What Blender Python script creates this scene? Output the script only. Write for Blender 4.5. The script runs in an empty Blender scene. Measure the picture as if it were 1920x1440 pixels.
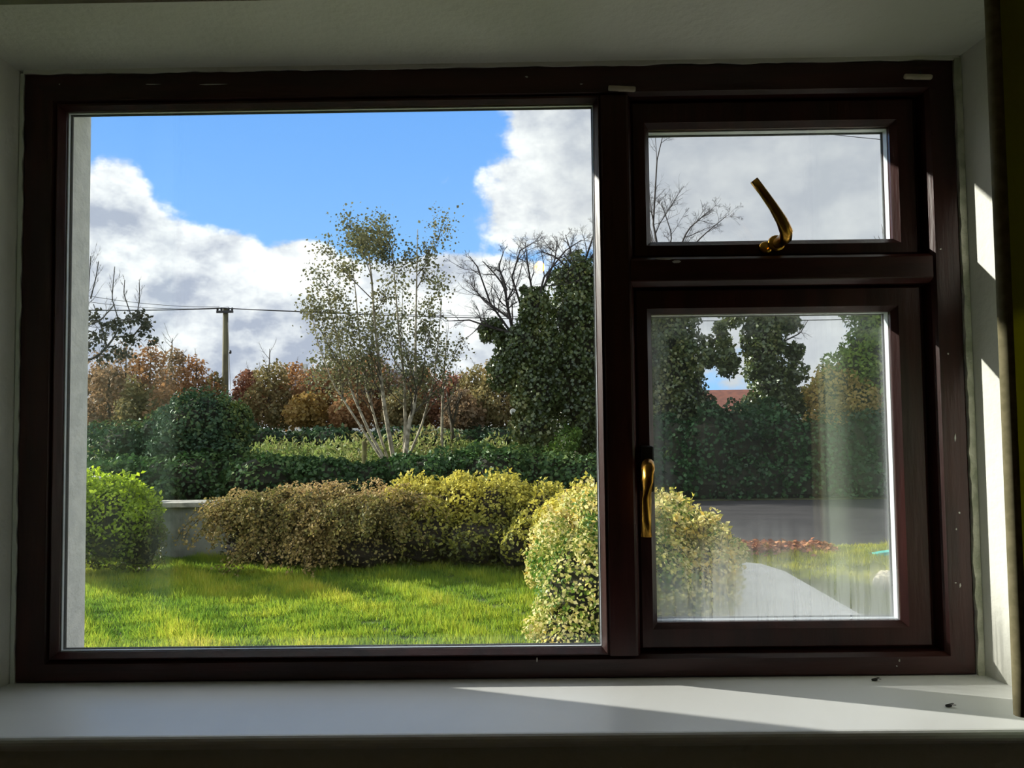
import bpy, math, random
import numpy as np
from mathutils import Vector, Matrix
random.seed(7)
RNG = np.random.default_rng(11)
S = bpy.context.scene
COL = S.collection

# ------------------------------------------------------------------ camera
# world: X right, Y outwards through the window, Z up; frame's lower left inner corner is the origin
CAM = np.array([0.9577, -1.4599, 0.4864])
PITCH, ROLL, YAW = 0.0454, 0.0120, 0.0090
FPX = 1440.0
def rotm(rx, ry, rz):
    cx, sx, cy, sy, cz, sz = math.cos(rx), math.sin(rx), math.cos(ry), math.sin(ry), math.cos(rz), math.sin(rz)
    return (np.array([[cz, -sz, 0], [sz, cz, 0], [0, 0, 1]]) @ np.array([[1, 0, 0], [0, cx, -sx], [0, sx, cx]])
            @ np.array([[cy, 0, sy], [0, 1, 0], [-sy, 0, cy]]))
CR = rotm(PITCH, ROLL, YAW)
cd = bpy.data.cameras.new('camera'); cam = bpy.data.objects.new('camera', cd); COL.objects.link(cam)
cd.sensor_width = 36.0; cd.lens = FPX / 1920 * 36.0; cd.clip_start = 0.02; cd.clip_end = 2000
m = Matrix.Identity(4)
for i in range(3):
    m[i][0] = CR[i, 0]; m[i][1] = CR[i, 2]; m[i][2] = -CR[i, 1]; m[i][3] = CAM[i]
cam.matrix_world = m
S.camera = cam

def P(u, v, D):
    """survey helper: the point at distance D (along Y from the camera) on the sight line through u, v"""
    d = CR @ np.array([(u - 960) / FPX, 1.0, -(v - 720) / FPX])
    return CAM + d * (D / d[1])
def azel(u, v):
    d = P(u, v, 1.0) - CAM; d /= np.linalg.norm(d)
    return math.atan2(d[0], d[1]), math.asin(d[2])

# ------------------------------------------------------------------ exposure
S.view_settings.view_transform = 'Standard'; S.view_settings.look = 'None'
S.view_settings.exposure = 0.55; S.view_settings.gamma = 1.0; S.view_settings.use_curve_mapping = False
S.cycles.transparent_max_bounces = 24
S.cycles.max_bounces = 10

# ------------------------------------------------------------------ colour helpers
def lin(c):
    return tuple((x / 255 / 12.92) if x / 255 <= 0.04045 else ((x / 255 + 0.055) / 1.055) ** 2.4 for x in c) + (1.0,)

# ------------------------------------------------------------------ world: blue sky with broken cumulus
W = bpy.data.worlds.new('sky'); S.world = W; W.use_nodes = True
wn, wl = W.node_tree.nodes, W.node_tree.links
wn.clear()
def N(tree, t, **kw):
    n = tree.nodes.new(t)
    for k, v in kw.items():
        setattr(n, k, v)
    return n
def setin(n, k, v, links):
    if isinstance(v, bpy.types.NodeSocket): links.new(v, n.inputs[k])
    else: n.inputs[k].default_value = v
def mth(tree, op, a, b=0.0, c=None, clamp=False):
    n = N(tree, 'ShaderNodeMath', operation=op, use_clamp=clamp)
    setin(n, 0, a, tree.links); setin(n, 1, b, tree.links)
    if c is not None: setin(n, 2, c, tree.links)
    return n.outputs[0]
def smooth(tree, x, a, b, lo=0.0, hi=1.0):
    n = N(tree, 'ShaderNodeMapRange', interpolation_type='SMOOTHSTEP')
    setin(n, 0, x, tree.links); setin(n, 1, a, tree.links); setin(n, 2, b, tree.links); setin(n, 3, lo, tree.links); setin(n, 4, hi, tree.links)
    return n.outputs[0]
def mixc(tree, f, a, b):
    n = N(tree, 'ShaderNodeMix', data_type='RGBA')
    setin(n, 0, f, tree.links); setin(n, 6, a, tree.links); setin(n, 7, b, tree.links)
    return n.outputs[2]
wt = W.node_tree
tc = N(wt, 'ShaderNodeTexCoord')
D3 = tc.outputs['Generated']
sx = N(wt, 'ShaderNodeSeparateXYZ'); wl.new(D3, sx.inputs[0])
AZ = mth(wt, 'ARCTAN2', sx.outputs[0], sx.outputs[1])
EL = mth(wt, 'ARCSINE', sx.outputs[2])
def wnoise(scale, detail, rough, off=(0, 0, 0)):
    mp = N(wt, 'ShaderNodeMapping'); wl.new(D3, mp.inputs[0])
    mp.inputs['Location'].default_value = off; mp.inputs['Scale'].default_value = (1, 1, 1.5)
    n = N(wt, 'ShaderNodeTexNoise'); wl.new(mp.outputs[0], n.inputs['Vector'])
    n.inputs['Scale'].default_value = scale; n.inputs['Detail'].default_value = detail; n.inputs['Roughness'].default_value = rough
    return n.outputs[0]
n_fine = wnoise(7.5, 10, 0.62)
n_fine_s = wnoise(7.5, 10, 0.62, (0.020, -0.006, -0.032))     # the same billows, looked up a little towards the sun
n_wisp = wnoise(21.0, 7, 0.62, (3.1, 1.2, 0.4))
n_big = wnoise(1.7, 3, 0.5, (0.7, 0.2, 0.9))
def blob(u, v, ru, rv, hard=1.0):
    a, e = azel(u, v)
    da = mth(wt, 'MULTIPLY', mth(wt, 'SUBTRACT', AZ, a), FPX / ru)
    de = mth(wt, 'MULTIPLY', mth(wt, 'SUBTRACT', EL, e), FPX / rv)
    r = mth(wt, 'SQRT', mth(wt, 'ADD', mth(wt, 'MULTIPLY', da, da), mth(wt, 'MULTIPLY', de, de)))
    return smooth(wt, r, 1.0, 0.0, 0.0, hard)
def vmax(lst):
    o = lst[0]
    for x in lst[1:]: o = mth(wt, 'MAXIMUM', o, x)
    return o
def vadd(lst):
    o = lst[0]
    for x in lst[1:]: o = mth(wt, 'ADD', o, x)
    return o
hole = vmax([blob(560, 270, 760, 420, 1.0), blob(330, 130, 700, 300, 1.0), blob(900, 380, 330, 260, .62), blob(620, 560, 160, 90, .35)])
heap = vmax([blob(215, 420, 110, 190, 1.2), blob(255, 520, 210, 230, 1.15), blob(380, 540, 190, 190, 1.1), blob(480, 610, 260, 170, 1.0),
             blob(330, 690, 520, 130, 1.0), blob(640, 610, 300, 130, .85), blob(560, 480, 120, 60, .55), blob(780, 520, 400, 70, .68),
             blob(1090, 270, 240, 260, .85), blob(1010, 370, 250, 150, .8), blob(1400, 330, 420, 330, 1.1), blob(850, 330, 120, 80, .42), blob(900, 640, 500, 120, .8)])
field = vadd([mth(wt, 'MULTIPLY', n_big, 0.9), 0.10, mth(wt, 'MULTIPLY', hole, -0.80), mth(wt, 'MULTIPLY', heap, 0.75)])
dens = mth(wt, 'ADD', field, mth(wt, 'MULTIPLY', mth(wt, 'SUBTRACT', n_fine, 0.5), 1.15))
dens = mth(wt, 'ADD', dens, mth(wt, 'MULTIPLY', mth(wt, 'SUBTRACT', n_wisp, 0.5), 0.30))
cover = smooth(wt, dens, 0.30, 0.50)
edge = mth(wt, 'MULTIPLY', mth(wt, 'SUBTRACT', n_fine_s, n_fine), -3.6)
body = smooth(wt, dens, 0.42, 1.10)
greyer = smooth(wt, AZ, -0.12, 0.24)
low = smooth(wt, EL, 0.20, 0.03)
light = vadd([0.80, edge, mth(wt, 'MULTIPLY', body, -0.42), mth(wt, 'MULTIPLY', greyer, -0.06), mth(wt, 'MULTIPLY', low, -0.05)])
light = mth(wt, 'MAXIMUM', mth(wt, 'MINIMUM', light, 1.0), 0.0)
cl = mixc(wt, light, lin((170, 177, 195)), (1.05, 1.05, 1.04, 1))
cl = mixc(wt, mth(wt, 'MULTIPLY', greyer, 0.75), cl, lin((178, 181, 187)))
blue = mixc(wt, smooth(wt, EL, 0.02, 0.50), lin((146, 196, 246)), lin((102, 160, 236)))
skyc = mixc(wt, cover, blue, cl)
bg = N(wt, 'ShaderNodeBackground'); wl.new(skyc, bg.inputs[0]); bg.inputs[1].default_value = 1.05
wo = N(wt, 'ShaderNodeOutputWorld'); wl.new(bg.outputs[0], wo.inputs[0])

# ------------------------------------------------------------------ sun: low, from the left and a little in front of the house
SUN_DIR = Vector((0.946, -0.3235, -0.335)).normalized()
sd = bpy.data.lights.new('sun', 'SUN'); sd.energy = 7.4; sd.angle = math.radians(0.6); sd.color = (1.0, 0.95, 0.86)
so = bpy.data.objects.new('sun', sd); COL.objects.link(so)
so.rotation_euler = SUN_DIR.to_track_quat('-Z', 'Y').to_euler(); so.location = (-12, 5, 9)

# ------------------------------------------------------------------ materials
def newmat(name):
    mt = bpy.data.materials.new(name); mt.use_nodes = True
    t = mt.node_tree; t.nodes.clear()
    o = N(t, 'ShaderNodeOutputMaterial')
    return mt, t, o
def mat(name, c1, c2=None, scale=8.0, rough=0.6, bump=0.0, bscale=None, metal=0.0, stretch=(1, 1, 1), spec=0.5, detail=5):
    """a two-colour noise-mottled surface with fine relief"""
    mt, t, o = newmat(name)
    b = N(t, 'ShaderNodeBsdfPrincipled'); t.links.new(b.outputs[0], o.inputs[0])
    b.inputs['Roughness'].default_value = rough; b.inputs['Metallic'].default_value = metal
    b.inputs['Specular IOR Level'].default_value = spec
    co = N(t, 'ShaderNodeTexCoord'); mp = N(t, 'ShaderNodeMapping'); t.links.new(co.outputs['Object'], mp.inputs[0])
    mp.inputs['Scale'].default_value = stretch
    n = N(t, 'ShaderNodeTexNoise'); t.links.new(mp.outputs[0], n.inputs['Vector'])
    n.inputs['Scale'].default_value = scale; n.inputs['Detail'].default_value = detail
    f = smooth(t, n.outputs[0], 0.35, 0.65)
    t.links.new(mixc(t, f, lin(c1), lin(c2 or c1)), b.inputs['Base Color'])
    if bump:
        n2 = N(t, 'ShaderNodeTexNoise'); t.links.new(mp.outputs[0], n2.inputs['Vector'])
        n2.inputs['Scale'].default_value = bscale or scale * 4; n2.inputs['Detail'].default_value = 4
        bp = N(t, 'ShaderNodeBump'); bp.inputs['Strength'].default_value = bump; bp.inputs['Distance'].default_value = 0.01
        t.links.new(n2.outputs[0], bp.inputs['Height']); t.links.new(bp.outputs[0], b.inputs['Normal'])
    return mt
def leafmat(name, cols, trans=0.35, rough=0.55, gloss=0.03):
    """leaf colours picked per leaf by the 'tint' attribute; thin leaves let light through"""
    mt, t, o = newmat(name)
    at = N(t, 'ShaderNodeAttribute', attribute_name='tint')
    r = N(t, 'ShaderNodeValToRGB'); t.links.new(at.outputs['Fac'], r.inputs[0])
    e = r.color_ramp.elements
    while len(e) < len(cols): e.new(0.5)
    for i, c in enumerate(cols):
        e[i].position = i / max(1, len(cols) - 1); e[i].color = lin(c)
    d = N(t, 'ShaderNodeBsdfDiffuse'); t.links.new(r.outputs[0], d.inputs[0])
    tr = N(t, 'ShaderNodeBsdfTranslucent'); t.links.new(r.outputs[0], tr.inputs[0])
    mx = N(t, 'ShaderNodeMixShader'); mx.inputs[0].default_value = trans
    t.links.new(d.outputs[0], mx.inputs[1]); t.links.new(tr.outputs[0], mx.inputs[2])
    g = N(t, 'ShaderNodeBsdfGlossy'); g.inputs['Roughness'].default_value = rough; g.inputs[0].default_value = (.8, .85, .8, 1)
    m2 = N(t, 'ShaderNodeMixShader'); m2.inputs[0].default_value = gloss
    t.links.new(mx.outputs[0], m2.inputs[1]); t.links.new(g.outputs[0], m2.inputs[2]); t.links.new(m2.outputs[0], o.inputs[0])
    return mt
def glassmat(name, base=0.064):
    """clear window glass: transmits straight through, mirrors more towards grazing"""
    mt, t, o = newmat(name)
    lw = N(t, 'ShaderNodeLayerWeight'); lw.inputs[0].default_value = 0.5
    f = mth(t, 'ADD', base, mth(t, 'MULTIPLY', mth(t, 'POWER', lw.outputs['Facing'], 5.0), 0.6))
    tr = N(t, 'ShaderNodeBsdfTransparent'); tr.inputs[0].default_value = (0.985, 0.995, 0.99, 1)
    g = N(t, 'ShaderNodeBsdfGlossy'); g.inputs['Roughness'].default_value = 0.0; g.inputs[0].default_value = (1, 1, 1, 1)
    mx = N(t, 'ShaderNodeMixShader'); t.links.new(f, mx.inputs[0]); t.links.new(tr.outputs[0], mx.inputs[1]); t.links.new(g.outputs[0], mx.inputs[2])
    t.links.new(mx.outputs[0], o.inputs[0])
    return mt
M = {}
M['plaster'] = mat('white_wall_paint', (234, 233, 224), (226, 225, 215), 3, 0.75, 0.25, 60)
M['sill'] = mat('white_sill_gloss', (244, 244, 243), (240, 240, 239), 5, 0.38, 0.04, 40)
M['ceiling'] = mat('ceiling_paint', (220, 218, 208), (214, 212, 200), 3, 0.9)
M['carpet'] = mat('carpet', (190, 178, 156), (172, 160, 140), 40, 0.95, 0.4, 200)
M['upvc'] = mat('rosewood_foil_frame', (62, 28, 25), (45, 21, 19), 26, 0.36, 0.10, 90, stretch=(1, 1, .12), spec=0.38)
M['upvc_h'] = mat('rosewood_foil_rail', (62, 28, 25), (45, 21, 19), 26, 0.36, 0.10, 90, stretch=(.12, 1, 1), spec=0.38)
M['dash'] = mat('pebble_dash', (238, 238, 236), (222, 223, 222), 30, 0.9, 0.4, 110)
M['brass'] = mat('worn_brass', (196, 148, 60), (150, 106, 40), 30, 0.25, 0.05, 80, metal=1.0)
M['blackplastic'] = mat('black_plastic', (16, 14, 13), (22, 20, 18), 20, 0.45)
M['spacer'] = mat('aluminium_spacer', (205, 210, 214), (190, 196, 204), 30, 0.35)
M['gasket'] = mat('rubber_gasket', (20, 20, 20), (28, 28, 28), 20, 0.6)
M['cream'] = mat('cream_plastic', (196, 184, 160), (180, 168, 146), 40, 0.5)
M['sealant'] = mat('old_sealant', (214, 212, 194), (176, 178, 156), 30, 0.7, 0.5, 90)
M['fleck'] = mat('white_paint_fleck', (206, 204, 198), (180, 176, 170), 40, 0.7)
M['concrete'] = mat('weathered_concrete', (176, 172, 160), (136, 134, 124), 6, 0.9, 0.6, 40)
M['render'] = mat('weathered_render', (150, 152, 146), (92, 98, 92), 3.2, 0.9, 0.4, 30)
M['pathtop'] = mat('pale_concrete_path', (226, 222, 214), (212, 208, 198), 5, 0.85, 0.3, 40)
M['tarmac'] = mat('wet_tarmac', (52, 49, 51), (40, 38, 40), 5, 0.9, 0.5, 60, stretch=(.3, 1, 1))
M['soil'] = mat('lawn_soil', (74, 92, 30), (52, 62, 24), 3, 0.95, 0.6, 30)
M['verge'] = mat('verge_moss', (104, 108, 26), (70, 74, 26), 2.5, 0.95, 0.6, 30)
M['rough'] = mat('rough_ground', (84, 92, 46), (66, 66, 38), 2, 0.95, 0.6, 20)
M['bark_pale'] = mat('pale_birch_bark', (182, 172, 150), (112, 104, 84), 9, 0.85, 0.4, 40)
M['bark'] = mat('grey_bark', (92, 84, 70), (58, 52, 44), 9, 0.9, 0.4, 40)
M['bark_dark'] = mat('dark_twig_bark', (62, 56, 54), (44, 40, 40), 9, 0.9)
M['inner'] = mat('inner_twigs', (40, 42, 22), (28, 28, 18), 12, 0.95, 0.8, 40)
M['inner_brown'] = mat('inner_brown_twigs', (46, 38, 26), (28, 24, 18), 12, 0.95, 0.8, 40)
M['pole'] = mat('tarred_timber_pole', (108, 104, 76), (84, 80, 58), 6, 0.85, 0.3, 30, stretch=(1, 1, .2))
M['darkmetal'] = mat('dark_metal', (46, 46, 50), (36, 36, 40), 10, 0.5)
M['post'] = mat('mossy_timber_post', (128, 126, 74), (98, 92, 56), 8, 0.9, 0.3, 30)
M['slate'] = mat('slate_roof', (92, 90, 96), (72, 70, 76), 4, 0.7, 0.3, 20)
M['tileroof'] = mat('red_brown_roof_tile', (138, 84, 66), (112, 68, 56), 4, 0.8, 0.3, 20)
M['whitewall'] = mat('white_house_wall', (226, 226, 224), (214, 214, 212), 3, 0.9)
M['darkglass'] = mat('dark_window', (42, 48, 56), (34, 40, 46), 4, 0.15)
M['stone'] = mat('pale_stone', (222, 214, 192), (196, 186, 164), 10, 0.9, 0.5, 40)
M['teal'] = mat('turquoise_plastic', (84, 190, 178), (70, 170, 160), 10, 0.5)
M['glass'] = glassmat('window_glass')

def leafcols(*c): return list(c)
M['l_grass'] = leafmat('grass_blades', [(86, 124, 46), (136, 166, 56), (182, 192, 64), (218, 206, 92)], .48)
M['l_verge'] = leafmat('verge_blades', [(112, 126, 34), (160, 164, 40), (196, 186, 50)], .4)
M['l_lime'] = leafmat('lime_shrub_leaves', [(104, 98, 52), (112, 130, 46), (160, 186, 44), (206, 226, 60)], .45)
M['l_coto'] = leafmat('cotoneaster_leaves', [(78, 80, 44), (120, 118, 62), (164, 144, 88), (206, 174, 122)], .3)
M['l_gold'] = leafmat('golden_hedge_leaves', [(86, 92, 38), (146, 146, 58), (204, 194, 88), (232, 218, 100)], .4)
M['l_var'] = leafmat('variegated_leaves', [(76, 118, 38), (140, 158, 62), (214, 204, 116), (238, 226, 166), (226, 194, 84)], .4)
M['l_bramble'] = leafmat('bramble_leaves', [(36, 58, 34), (50, 82, 42), (74, 106, 54), (124, 142, 80)], .32, .5)
M['l_weed'] = leafmat('tall_weed_leaves', [(72, 108, 48), (104, 134, 60), (142, 156, 84), (150, 138, 92)], .4)
M['l_bush'] = leafmat('evergreen_bush_leaves', [(34, 56, 42), (46, 74, 50), (70, 98, 62), (112, 124, 60)], .2, .5)
M['l_ivy'] = leafmat('ivy_leaves', [(44, 58, 32), (66, 84, 44), (98, 112, 58), (146, 144, 86)], .3, .38, .07)
M['l_laurel'] = leafmat('laurel_leaves', [(34, 62, 36), (52, 90, 48), (80, 124, 62)], .3, .5)
M['l_tree'] = leafmat('bright_green_tree_leaves', [(66, 96, 44), (110, 140, 54), (152, 172, 66)], .4)
M['l_ochre'] = leafmat('ochre_leaves', [(140, 122, 62), (180, 150, 80), (140, 150, 68)], .4)
M['l_birch'] = leafmat('birch_leaves', [(74, 80, 54), (102, 106, 72), (132, 128, 88), (104, 96, 70)], .35)
M['l_apple'] = leafmat('dark_apple_leaves', [(46, 48, 40), (60, 60, 44), (72, 66, 50)], .25)
AUT = {'brown': [(108, 92, 70), (140, 114, 84), (168, 136, 102)], 'orange': [(128, 98, 66), (160, 116, 74), (180, 140, 96)],
       'red': [(122, 80, 66), (146, 96, 74), (160, 122, 90)], 'olive': [(106, 102, 66), (132, 122, 78), (158, 132, 88)],
       'yellow': [(140, 114, 62), (166, 138, 72), (154, 114, 70)]}
for k, c in AUT.items(): M['l_' + k] = leafmat(k + '_autumn_leaves', c, .4)
M['l_litter'] = leafmat('fallen_leaves', [(122, 72, 46), (160, 98, 66), (184, 132, 92)], .2)

def curtainmat():
    mt, t, o = newmat('sage_green_curtain')
    co = N(t, 'ShaderNodeTexCoord'); n = N(t, 'ShaderNodeTexNoise'); t.links.new(co.outputs['Object'], n.inputs['Vector'])
    n.inputs['Scale'].default_value = 140
    c = mixc(t, n.outputs[0], lin((186, 190, 112)), lin((206, 208, 134)))
    d = N(t, 'ShaderNodeBsdfDiffuse'); t.links.new(c, d.inputs[0])
    tr = N(t, 'ShaderNodeBsdfTranslucent'); tr.inputs[0].default_value = lin((206, 196, 84))
    mx = N(t, 'ShaderNodeMixShader'); mx.inputs[0].default_value = 0.60
    t.links.new(d.outputs[0], mx.inputs[1]); t.links.new(tr.outputs[0], mx.inputs[2]); t.links.new(mx.outputs[0], o.inputs[0])
    return mt
M['curtain'] = curtainmat()
def fogmat():
    """condensation: droplets scatter the light, thickest low on the pane and along its edges, with runs wiped clear by drips"""
    mt, t, o = newmat('condensation')
    co = N(t, 'ShaderNodeTexCoord'); g = co.outputs['Generated']
    s = N(t, 'ShaderNodeSeparateXYZ'); t.links.new(g, s.inputs[0])
    mp = N(t, 'ShaderNodeMapping'); t.links.new(g, mp.inputs[0]); mp.inputs['Scale'].default_value = (34, 1, 2.2)
    st = N(t, 'ShaderNodeTexNoise'); t.links.new(mp.outputs[0], st.inputs['Vector']); st.inputs['Scale'].default_value = 1.0; st.inputs['Detail'].default_value = 3
    mp2 = N(t, 'ShaderNodeMapping'); t.links.new(g, mp2.inputs[0]); mp2.inputs['Scale'].default_value = (5, 1, 5)
    nb = N(t, 'ShaderNodeTexNoise'); t.links.new(mp2.outputs[0], nb.inputs['Vector']); nb.inputs['Scale'].default_value = 1.0; nb.inputs['Detail'].default_value = 4
    z = mth(t, 'ADD', s.outputs[2], mth(t, 'MULTIPLY', mth(t, 'SUBTRACT', nb.outputs[0], 0.5), 0.22))
    foot = smooth(t, z, 0.34, 0.0)
    top = smooth(t, z, 0.90, 1.02)
    side = mth(t, 'MAXIMUM', smooth(t, s.outputs[0], 0.10, 0.0), smooth(t, s.outputs[0], 0.93, 1.0))
    dens = mth(t, 'MAXIMUM', mth(t, 'MULTIPLY', foot, 0.46), mth(t, 'MULTIPLY', mth(t, 'MAXIMUM', top, side), 0.16))
    runs = smooth(t, st.outputs[0], 0.36, 0.50, 0.30, 1.0)
    fac = mth(t, 'ADD', mth(t, 'MULTIPLY', dens, runs), 0.012)
    tr = N(t, 'ShaderNodeBsdfTransparent')
    tl = N(t, 'ShaderNodeBsdfTranslucent'); tl.inputs[0].default_value = (.9, .92, .93, 1)
    df = N(t, 'ShaderNodeBsdfDiffuse'); df.inputs[0].default_value = (.8, .82, .83, 1)
    rf = N(t, 'ShaderNodeBsdfRefraction'); rf.inputs['IOR'].default_value = 1.02; rf.inputs['Roughness'].default_value = 0.55
    a = N(t, 'ShaderNodeMixShader'); a.inputs[0].default_value = 0.3; t.links.new(tl.outputs[0], a.inputs[1]); t.links.new(df.outputs[0], a.inputs[2])
    b = N(t, 'ShaderNodeMixShader'); b.inputs[0].default_value = 0.42; t.links.new(a.outputs[0], b.inputs[1]); t.links.new(rf.outputs[0], b.inputs[2])
    c = N(t, 'ShaderNodeMixShader'); t.links.new(fac, c.inputs[0]); t.links.new(tr.outputs[0], c.inputs[1]); t.links.new(b.outputs[0], c.inputs[2])
    t.links.new(c.outputs[0], o.inputs[0])
    return mt
M['fog'] = fogmat()
def emat(name, col, s):
    mt, t, o = newmat(name); e = N(t, 'ShaderNodeEmission'); e.inputs[0].default_value = lin(col); e.inputs[1].default_value = s
    t.links.new(e.outputs[0], o.inputs[0]); return mt
M['bulb'] = emat('lit_bulb', (255, 176, 40), 10.0)

# ------------------------------------------------------------------ object helpers
def link(name, me, parent=None, m=None):
    o = bpy.data.objects.new(name, me); COL.objects.link(o)
    if m is not None and me is not None and not me.materials: me.materials.append(m)
    if parent is not None:
        o.parent = parent
        o.matrix_parent_inverse = Matrix.Translation(-parent.location)
    return o
def tag(o, label=None, cat=None, group=None, kind=None):
    for k, v in (('label', label), ('category', cat), ('group', group), ('kind', kind)):
        if v: o[k] = v
    return o
def thing(name, loc, label=None, cat=None, group=None, kind=None):
    o = bpy.data.objects.new(name, None); COL.objects.link(o); o.location = Vector([float(x) for x in loc]); o.empty_display_size = .1
    return tag(o, label, cat, group, kind)
class MB:
    def __init__(s): s.v = []; s.f = []
    def box(s, x0, x1, y0, y1, z0, z1):
        b = len(s.v)
        s.v += [(x, y, z) for z in (z0, z1) for y in (y0, y1) for x in (x0, x1)]
        s.f += [tuple(b + i for i in q) for q in ((0, 2, 3, 1), (4, 5, 7, 6), (0, 1, 5, 4), (2, 6, 7, 3), (0, 4, 6, 2), (1, 3, 7, 5))]
        return s
    def quad(s, *p):
        b = len(s.v); s.v += [tuple(map(float, q)) for q in p]; s.f.append(tuple(range(b, b + len(p)))); return s
    def prism(s, outline, axis, a, b2):
        """outline: list of 2-D points; extruded along axis ('x','y','z') from a to b2"""
        n = len(outline); b = len(s.v)
        for t in (a, b2):
            for p, q in outline:
                s.v.append({'x': (t, p, q), 'y': (p, t, q), 'z': (p, q, t)}[axis])
        s.f.append(tuple(b + i for i in range(n))[::-1]); s.f.append(tuple(b + n + i for i in range(n)))
        for i in range(n):
            j = (i + 1) % n; s.f.append((b + i, b + j, b + n + j, b + n + i))
        return s
    def tube(s, pts, rad, sides=6, cap=True):
        pts = np.asarray(pts, float); n = len(pts); rad = np.broadcast_to(np.asarray(rad, float), (n,))
        T = np.gradient(pts, axis=0); T /= np.linalg.norm(T, axis=1)[:, None] + 1e-12
        ref = np.array([0, 0, 1.0]) if abs(T[0, 2]) < .9 else np.array([1.0, 0, 0])
        A = np.cross(T, ref); bad = np.linalg.norm(A, axis=1) < 1e-3; A[bad] = np.cross(T[bad], [0.3, .9, .1]); A /= np.linalg.norm(A, axis=1)[:, None]
        B = np.cross(T, A)
        an = np.arange(sides) * 2 * math.pi / sides
        ring = pts[:, None] + rad[:, None, None] * (A[:, None] * np.cos(an)[None, :, None] + B[:, None] * np.sin(an)[None, :, None])
        b = len(s.v); s.v += [tuple(x) for x in ring.reshape(-1, 3)]
        for i in range(n - 1):
            for k in range(sides):
                k2 = (k + 1) % sides
                s.f.append((b + i * sides + k, b + i * sides + k2, b + (i + 1) * sides + k2, b + (i + 1) * sides + k))
        if cap:
            s.f.append(tuple(b + k for k in range(sides))[::-1]); s.f.append(tuple(b + (n - 1) * sides + k for k in range(sides)))
        return s
    def lathe(s, prof, c, ax='z', seg=16):
        """prof: (radius, height) pairs about an axis through c"""
        b = len(s.v); n = len(prof)
        for r, h in prof:
            for k in range(seg):
                a = 2 * math.pi * k / seg; q = (r * math.cos(a), r * math.sin(a))
                s.v.append({'z': (c[0] + q[0], c[1] + q[1], c[2] + h), 'y': (c[0] + q[0], c[1] + h, c[2] + q[1]), 'x': (c[0] + h, c[1] + q[0], c[2] + q[1])}[ax])
        for i in range(n - 1):
            for k in range(seg):
                k2 = (k + 1) % seg
                s.f.append((b + i * seg + k, b + i * seg + k2, b + (i + 1) * seg + k2, b + (i + 1) * seg + k))
        s.f.append(tuple(b + k for k in range(seg))[::-1]); s.f.append(tuple(b + (n - 1) * seg + k for k in range(seg)))
        return s
    def build(s, name, m, parent=None, smooth_=False, bevel=0.0, seg=2):
        me = bpy.data.meshes.new(name); me.from_pydata([tuple(map(float, p)) for p in s.v], [], s.f); me.update()
        me.materials.append(m)
        import bmesh
        bm = bmesh.new(); bm.from_mesh(me); bmesh.ops.recalc_face_normals(bm, faces=bm.faces); bm.to_mesh(me); bm.free()
        if smooth_: me.polygons.foreach_set('use_smooth', [True] * len(me.polygons))
        o = link(name, me, parent)
        if bevel:
            md = o.modifiers.new('bevel', 'BEVEL'); md.width = bevel; md.segments = seg; md.limit_method = 'ANGLE'; md.angle_limit = math.radians(40)
        return o
def leaves(name, p, nrm, axis, L, Wd, tint, m, parent=None, fold=.15, tri=False, kind='stuff'):
    """one mesh of n small leaves: rhombus (or blade triangle) each"""
    n = len(p)
    nrm = nrm / (np.linalg.norm(nrm, axis=1)[:, None] + 1e-9)
    axis = axis - nrm * (axis * nrm).sum(1)[:, None]; axis /= np.linalg.norm(axis, axis=1)[:, None] + 1e-9
    side = np.cross(nrm, axis)
    L = np.broadcast_to(L, (n,))[:, None]; Wd = np.broadcast_to(Wd, (n,))[:, None]
    if tri:
        V = np.stack([p - side * Wd, p + side * Wd, p + axis * L + nrm * L * .25], 1); k = 3
    else:
        V = np.stack([p, p + axis * L * .45 + side * Wd + nrm * L * fold, p + axis * L, p + axis * L * .45 - side * Wd + nrm * L * fold], 1); k = 4
    me = bpy.data.meshes.new(name)
    me.vertices.add(n * k); me.vertices.foreach_set('co', V.astype(np.float32).ravel())
    me.loops.add(n * k); me.loops.foreach_set('vertex_index', np.arange(n * k, dtype=np.int32))
    me.polygons.add(n); me.polygons.foreach_set('loop_start', np.arange(0, n * k, k, dtype=np.int32))
    me.update(calc_edges=True)
    a = me.attributes.new('tint', 'FLOAT', 'FACE'); a.data.foreach_set('value', np.clip(tint, 0, 1).astype(np.float32))
    o = link(name, me, parent, m)
    if kind: o['kind'] = kind
    return o
def clump(p, s=1.0, seed=0):
    """soft patchy value 0..1 over space, for colour drifts between sprays of leaves"""
    r = np.random.default_rng(seed); v = np.zeros(len(p))
    for f in (1.0, 2.3, 4.9):
        for _ in range(3):
            d = r.normal(size=3); v += np.sin(p @ d * s * f + r.uniform(0, 6)) / f
    return .5 + v / 5.5
def lumpy(blobs, k, f, seed):
    """adds k smaller tufts on the outside of every ellipsoid, so that the outline is uneven"""
    r = np.random.default_rng(seed + 900); B = [list(b) for b in blobs]
    for b in list(B):
        for _ in range(k):
            d = r.normal(size=3); d[2] += .35; d /= np.linalg.norm(d); t = r.uniform(.78, 1.08); s_ = f * r.uniform(.5, 1.3)
            m_ = min(b[3:]) ; rad = [s_ * (.5 * m_ + .5 * q) for q in b[3:]]
            B.append([b[0] + d[0] * b[3] * t, b[1] + d[1] * b[4] * t, b[2] + d[2] * b[5] * t] + rad)
    return np.asarray(B, float)
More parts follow.
